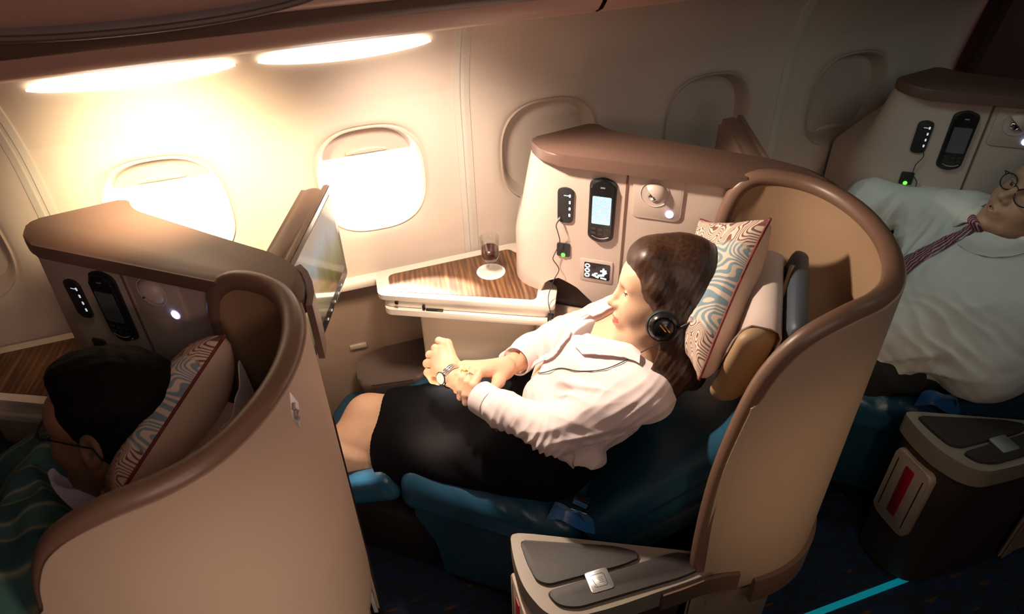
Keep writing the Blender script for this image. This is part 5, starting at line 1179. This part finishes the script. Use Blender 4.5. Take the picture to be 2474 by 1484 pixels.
# lilac shirt with its collar
g = SDF((-.60, -.62, .50), (.04, .06, 1.0), .005); man_body(g, PL, .012); man_arms(g, PL, .012)
g.ell((-.135, -.27, .985), (.085, .085, .075), .01, None, 'sub')
LSH = organic('shirt', 'lilac', LM, [g], 1)
b = MB(); P = []
for t in np.linspace(-2.6, 2.6, 30):
    c = Vector((-.125-.078*math.cos(t), -.27+.082*math.sin(t), .930-.018*math.cos(t))); o = Vector((-math.cos(t), math.sin(t), 0)); P.append([c+o*(.004+.020*k)+Vector((0, 0, .022-.040*k*k)) for k in np.linspace(0, 1, 6)])
b.shell(P, .003); b.done('collar', 'lilac', LSH, auto=60)
# blanket drawn up to the chest
g = SDF((-1.32, -.66, .20), (.0, .10, 1.06), .007); man_body(g, PL, .046); man_arms(g, PL, .046); man_legs(g, PL, .040)
for t in np.linspace(0, 1, 9):
    a = Vector(PL['hn']).lerp(Vector(PL['hf']), t); c = Vector(PL['kn']).lerp(Vector(PL['kf']), t); e = Vector(PL['an']).lerp(Vector(PL['af']), t); g.cone(a, c, .125, .10, .05); g.cone(c, e, .10, .075, .05)
for t in np.linspace(0, 1, 5): g.cone(Vector(PL['en']).lerp(Vector(PL['ef']), t), Vector(PL['wn']).lerp(Vector(PL['wf']), t), .075, .06, .05)
def bw(X, Y, Z): return .007*np.sin(26*X+34*Y+3*np.sin(16*X+9*Z))+.005*np.sin(44*X-25*Y+2.5*np.sin(22*Y))+.003*np.sin(80*Y+40*X)
g.warp(bw); X, Y, Z = g.ax[0][:, None, None], g.ax[1][None, :, None], g.ax[2][None, None, :]
n_ = np.array((.72, 0, .69)); g.F = np.maximum(g.F, ((X+.165)*n_[0]+(Z-.925)*n_[2]+np.minimum(0, Y+.33)*1.6+.008*np.sin(30*Y)).astype(np.float32))
o = organic('blanket', 'blanket', None, [g], 1); o.matrix_world = LF; rebase(o, (-.6, -.28, .5)); tag(o, 'green patterned blanket drawn over the dark-haired man in the front seat', 'blanket')

# ------------------------------------------------------------------ the man in the rear seat
RF = FR(1)
RM_ = thing('person', 'man lying back in white shirt, striped tie and glasses on the shaded rear seat', 'person', RF, (-.35, -.28, .50))
H3 = Head((-.108, -.232, 1.030), (-.78, -.40, .46), (.50, .02, .86), 1.12); H3.skin = 'skin3'
PR = dict(pel0=(-.40, -.37, .54), pel1=(-.40, -.20, .54), pel=(-.40, -.285, .55), wst=(-.34, -.285, .64), che=(-.245, -.28, .775), nk=(-.150, -.245, .905), sn=(-.105, -.450, .800), sf=(-.205, -.095, .885),
          en=(-.165, -.510, .665), wn=(-.400, -.395, .665), ef=(-.475, -.055, .885), wf=(-.60, -.22, .74), hn=(-.42, -.38, .53), kn=(-.90, -.42, .46), an=(-1.1, -.38, .25), hf=(-.42, -.19, .53), kf=(-.90, -.22, .48), af=(-1.1, -.27, .25))
g0 = SDF((-1.3, -.64, .14), (.06, .06, 1.0), .006); man_body(g0, PR, -.026); man_arms(g0, PR, -.006); man_legs(g0, PR); man_neck(g0, H3, PR)
g1 = SDF((-.30, -.44, .84), (.10, -.06, 1.24), .0020); H3.build(g1); man_neck(g1, H3, PR)
g2 = SDF((-.80, -.46, .54), (-.36, -.12, .82), .003); man_hand(g2, PR['wn'], (-1, .25, -.05), (0, -.3, 1)); man_hand(g2, PR['wf'], (-.75, -.5, -.35), (0, 0, 1))
organic('body', ['skin3', 'lips2'], RM_, [g0, g1, g2], 1, [lambda c: (c[:, 2] < .87) & ~((c[:, 0] < -.40) & (c[:, 0] > -.75) & (c[:, 2] > .60)), lambda c: c[:, 2] > .845, None], lambda C: np.where(H3.lips(C), 1, 0))
H3.eyes(RM_)
organic('hair', 'hairblack', RM_, [short_hair(H3, (-.27, -.42, .88), (.12, -.04, 1.26))], 1)
glasses(RM_, H3, 'black')
FOLDS.clear()
fold((-.24, -.45, .62), (.13, .12, .10), (-.5, .8, .3), (.7, .3, -.6), .060, .0100, .3, 10)
fold((-.30, -.40, .66), (.08, .08, .08), (-.3, .9, .2), (.9, .3, .1), .045, .0100, 1.2, 14)
fold((-.42, -.12, .86), (.12, .09, .09), (.3, .1, .9), (.8, -.5, -.3), .060, .0100, .6, 8)
fold((-.20, -.42, .78), (.09, .09, .08), (-.8, .3, -.5), (.4, .8, -.3), .060, .0090, 2., 6)
fold((-.24, -.43, .70), (.10, .10, .10), (-.6, .5, .6), (.6, .6, .2), .030, .0075, .4, 22)
fold((-.30, -.20, .80), (.10, .10, .10), (.5, .6, .4), (-.6, .6, -.3), .055, .0085, .4, 10)
fold((-.34, -.30, .72), (.09, .09, .09), (-.2, .8, .4), (-.7, -.3, .6), .070, .0060, .9, 8)
g = SDF((-.66, -.66, .44), (.06, .06, 1.0), .0042); P = PR; i_ = .012
g.cone(P['pel0'], P['pel1'], .120, .120, .09); g.cone(P['pel'], P['wst'], .120, .125, .09); g.cone((-.35, -.36, .655), (-.33, -.20, .655), .115, .115, .09); g.cone((-.245, -.37, .765), (-.275, -.18, .790), .110, .105, .09)
g.cone((-.125, -.43, .79), P['nk'], .095, .062, .09); g.cone((-.215, -.12, .865), P['nk'], .085, .062, .09); g.cone(P['che'], P['nk'], .10, .070, .09)
g.cone(P['sn'], P['en'], .078, .066, .08); g.cone(P['en'], P['wn'], .066, .044, .06); g.cone(P['sf'], P['ef'], .078, .066, .08); g.cone(P['ef'], P['wf'], .066, .046, .05)
g.cone((-.05, -.49, .74), (-.17, -.51, .665), .070, .068, .08); g.cone((-.17, -.45, .72), (-.30, -.40, .67), .080, .080, .08)
g.warp(wrinkle_b); g.ell((-.155, -.242, .975), (.080, .082, .062), .01, None, 'sub')
X, Y, Z = g.ax[0][:, None, None], g.ax[1][None, :, None], g.ax[2][None, None, :]
d = np.array(PR['wn'])-np.array(PR['en']); d /= np.linalg.norm(d); cut_sleeve(g, np.array(PR['wn'])-d*.012, d, .065); d = np.array(PR['wf'])-np.array(PR['ef']); d /= np.linalg.norm(d); cut_sleeve(g, np.array(PR['wf'])-d*.02, d, .07)
q_ = ((-.42-X)*.75-(Z-.60)*.66); g.F = np.maximum(g.F, np.where((Z < .70) & ((Y+.42)**2 > .0045), q_, -.02).astype(np.float32))
RSH = organic('shirt', 'shirt', RM_, [g], 1); gr = g
CAM_R = EYE-np.array((PITCH*math.cos(A37), PITCH*math.sin(A37), 0))
def ride_n(p, d, n=(-.5, -.35, .79)):
    """come down from outside along n until the cloth is met"""
    n = np.array(n); p = np.array(p, float)
    for t in np.arange(.28, -.26, -.0015):
        q = p+n*t; i = ((q-gr.lo)/gr.h).astype(int)
        if (i < 0).any() or (i >= np.array(gr.F.shape)).any(): continue
        if gr.F[tuple(i)] < d: return q
    return p
# tie: knot and two hanging tails over the shirt
def tail(pts, wds, m_, lift):
    P = []; Q = smooth_path(pts, 36)
    for i, p in enumerate(Q):
        t = Q[min(i+1, 35)]-Q[max(i-1, 0)]; t /= np.linalg.norm(t); s = np.cross(t, (-.5, -.4, .75)); s /= np.linalg.norm(s); w_ = np.interp(i/35, np.linspace(0, 1, len(wds)), wds); P.append([tuple(ride_n(p+s*w_*k, lift+.003*(1-abs(k)))) for k in np.linspace(-1, 1, 7)])
    b = MB(); b.shell(P, .003); return b
m, nt, bb, tc = nodes_mat('striped_tie', .55); M['tie'] = m
wv = _n(nt, 'ShaderNodeTexWave'); wv.inputs['Scale'].default_value = 34; wv.inputs['Distortion'].default_value = .3; wv.bands_direction = 'X'
nt.links.new(mapping(nt, tc.outputs['Object'], (1, 1, 1), (0, .35, 1.15)), wv.inputs[0])
nt.links.new(ramp(nt, wv.outputs['Fac'], [(.60, (.15, .018, .045)), (.72, (.10, .015, .06)), (.86, (.48, .40, .42))]), bb.inputs['Base Color'])
tl = [(-.215, -.245, .905), (-.255, -.250, .860), (-.310, -.262, .800), (-.365, -.28, .740), (-.425, -.30, .680)]
tie = tail(tl, [.014, .020, .027, .034, .038], 'tie', .004).done('tie', 'tie', RM_, auto=60)
kp = ride_n((-.212, -.243, .910), .010); b = MB(); cushion(b, tuple(kp), (.050, .044, .024), .012, Matrix.Rotation(.8, 3, 'Y'), lambda p, h: np.array((p[0], p[1]*(1+.5*p[2]/h[2]), p[2])), 10); weld(b.done('knot', 'tie', tie, auto=None))
# collar wings
for q in (1, -1):
    P = []
    for t in np.linspace(0, 1, 14):
        ang = math.radians(18+112*t); c = Vector((-.150-.070*math.cos(ang), -.243+.070*math.sin(ang)*q, .915-.040*math.cos(ang)+.004)); o = Vector((-math.cos(ang)*.55-.25, math.sin(ang)*q*.9, -.12)); wd = .060-.016*t
        P.append([tuple(ride_n(np.array(c+o*wd*k), .004+.006*math.sin(math.pi*min(1, k*1.1)), (-.35, -.30, .89))) for k in np.linspace(0, 1, 7)])
    b = MB(); b.shell(P, .003, q < 0); b.done('collar', 'shirt', RSH, auto=60)
# black trousers
g = SDF((-1.28, -.60, .12), (-.03, .02, .72), .006); g.cone(PR['pel0'], PR['pel1'], .132, .132, .05); man_legs(g, PR, .014); g.cone((-.40, -.285, .55), (-.37, -.285, .62), .132, .120, .05)
g.cone((-.16, -.36, .56), (-.40, -.36, .53), .11, .12, .06); g.cone((-.16, -.24, .56), (-.40, -.24, .53), .11, .12, .06); g.warp(lambda X, Y, Z: .004*np.sin(40*X+30*Z+3*np.sin(20*Y)))
organic('trousers', 'trousers', RM_, [g], 1)
# earphone lead, chrome lever and clothes hook of the rear place
t = thing('headphone_lead', 'thin lead hanging from the port above the man in the white shirt', 'cable', RF, (-.375, -.012, .95))
b = MB(); b.tube([tuple(p) for p in smooth_path([(-.371, -.008, 1.055), (-.366, -.014, 1.035), (-.378, -.012, 1.005), (-.376, -.012, .975), (-.360, -.012, .955), (-.358, -.012, .935), (-.366, -.014, .915)], 40)], .0013, 6); b.done('lead', 'cable', t)
b = MB(); b.tube([(-.365, -.43, .148), (-.350, -.445, .150), (-.318, -.455, .142), (-.300, -.450, .135)], .008, 10, True, .6); tag(rebase(b.done('release_lever', 'chrome', None, RF), (-.335, -.445, .14)), 'small chrome lever low in the dark beside the rear seat', 'lever')
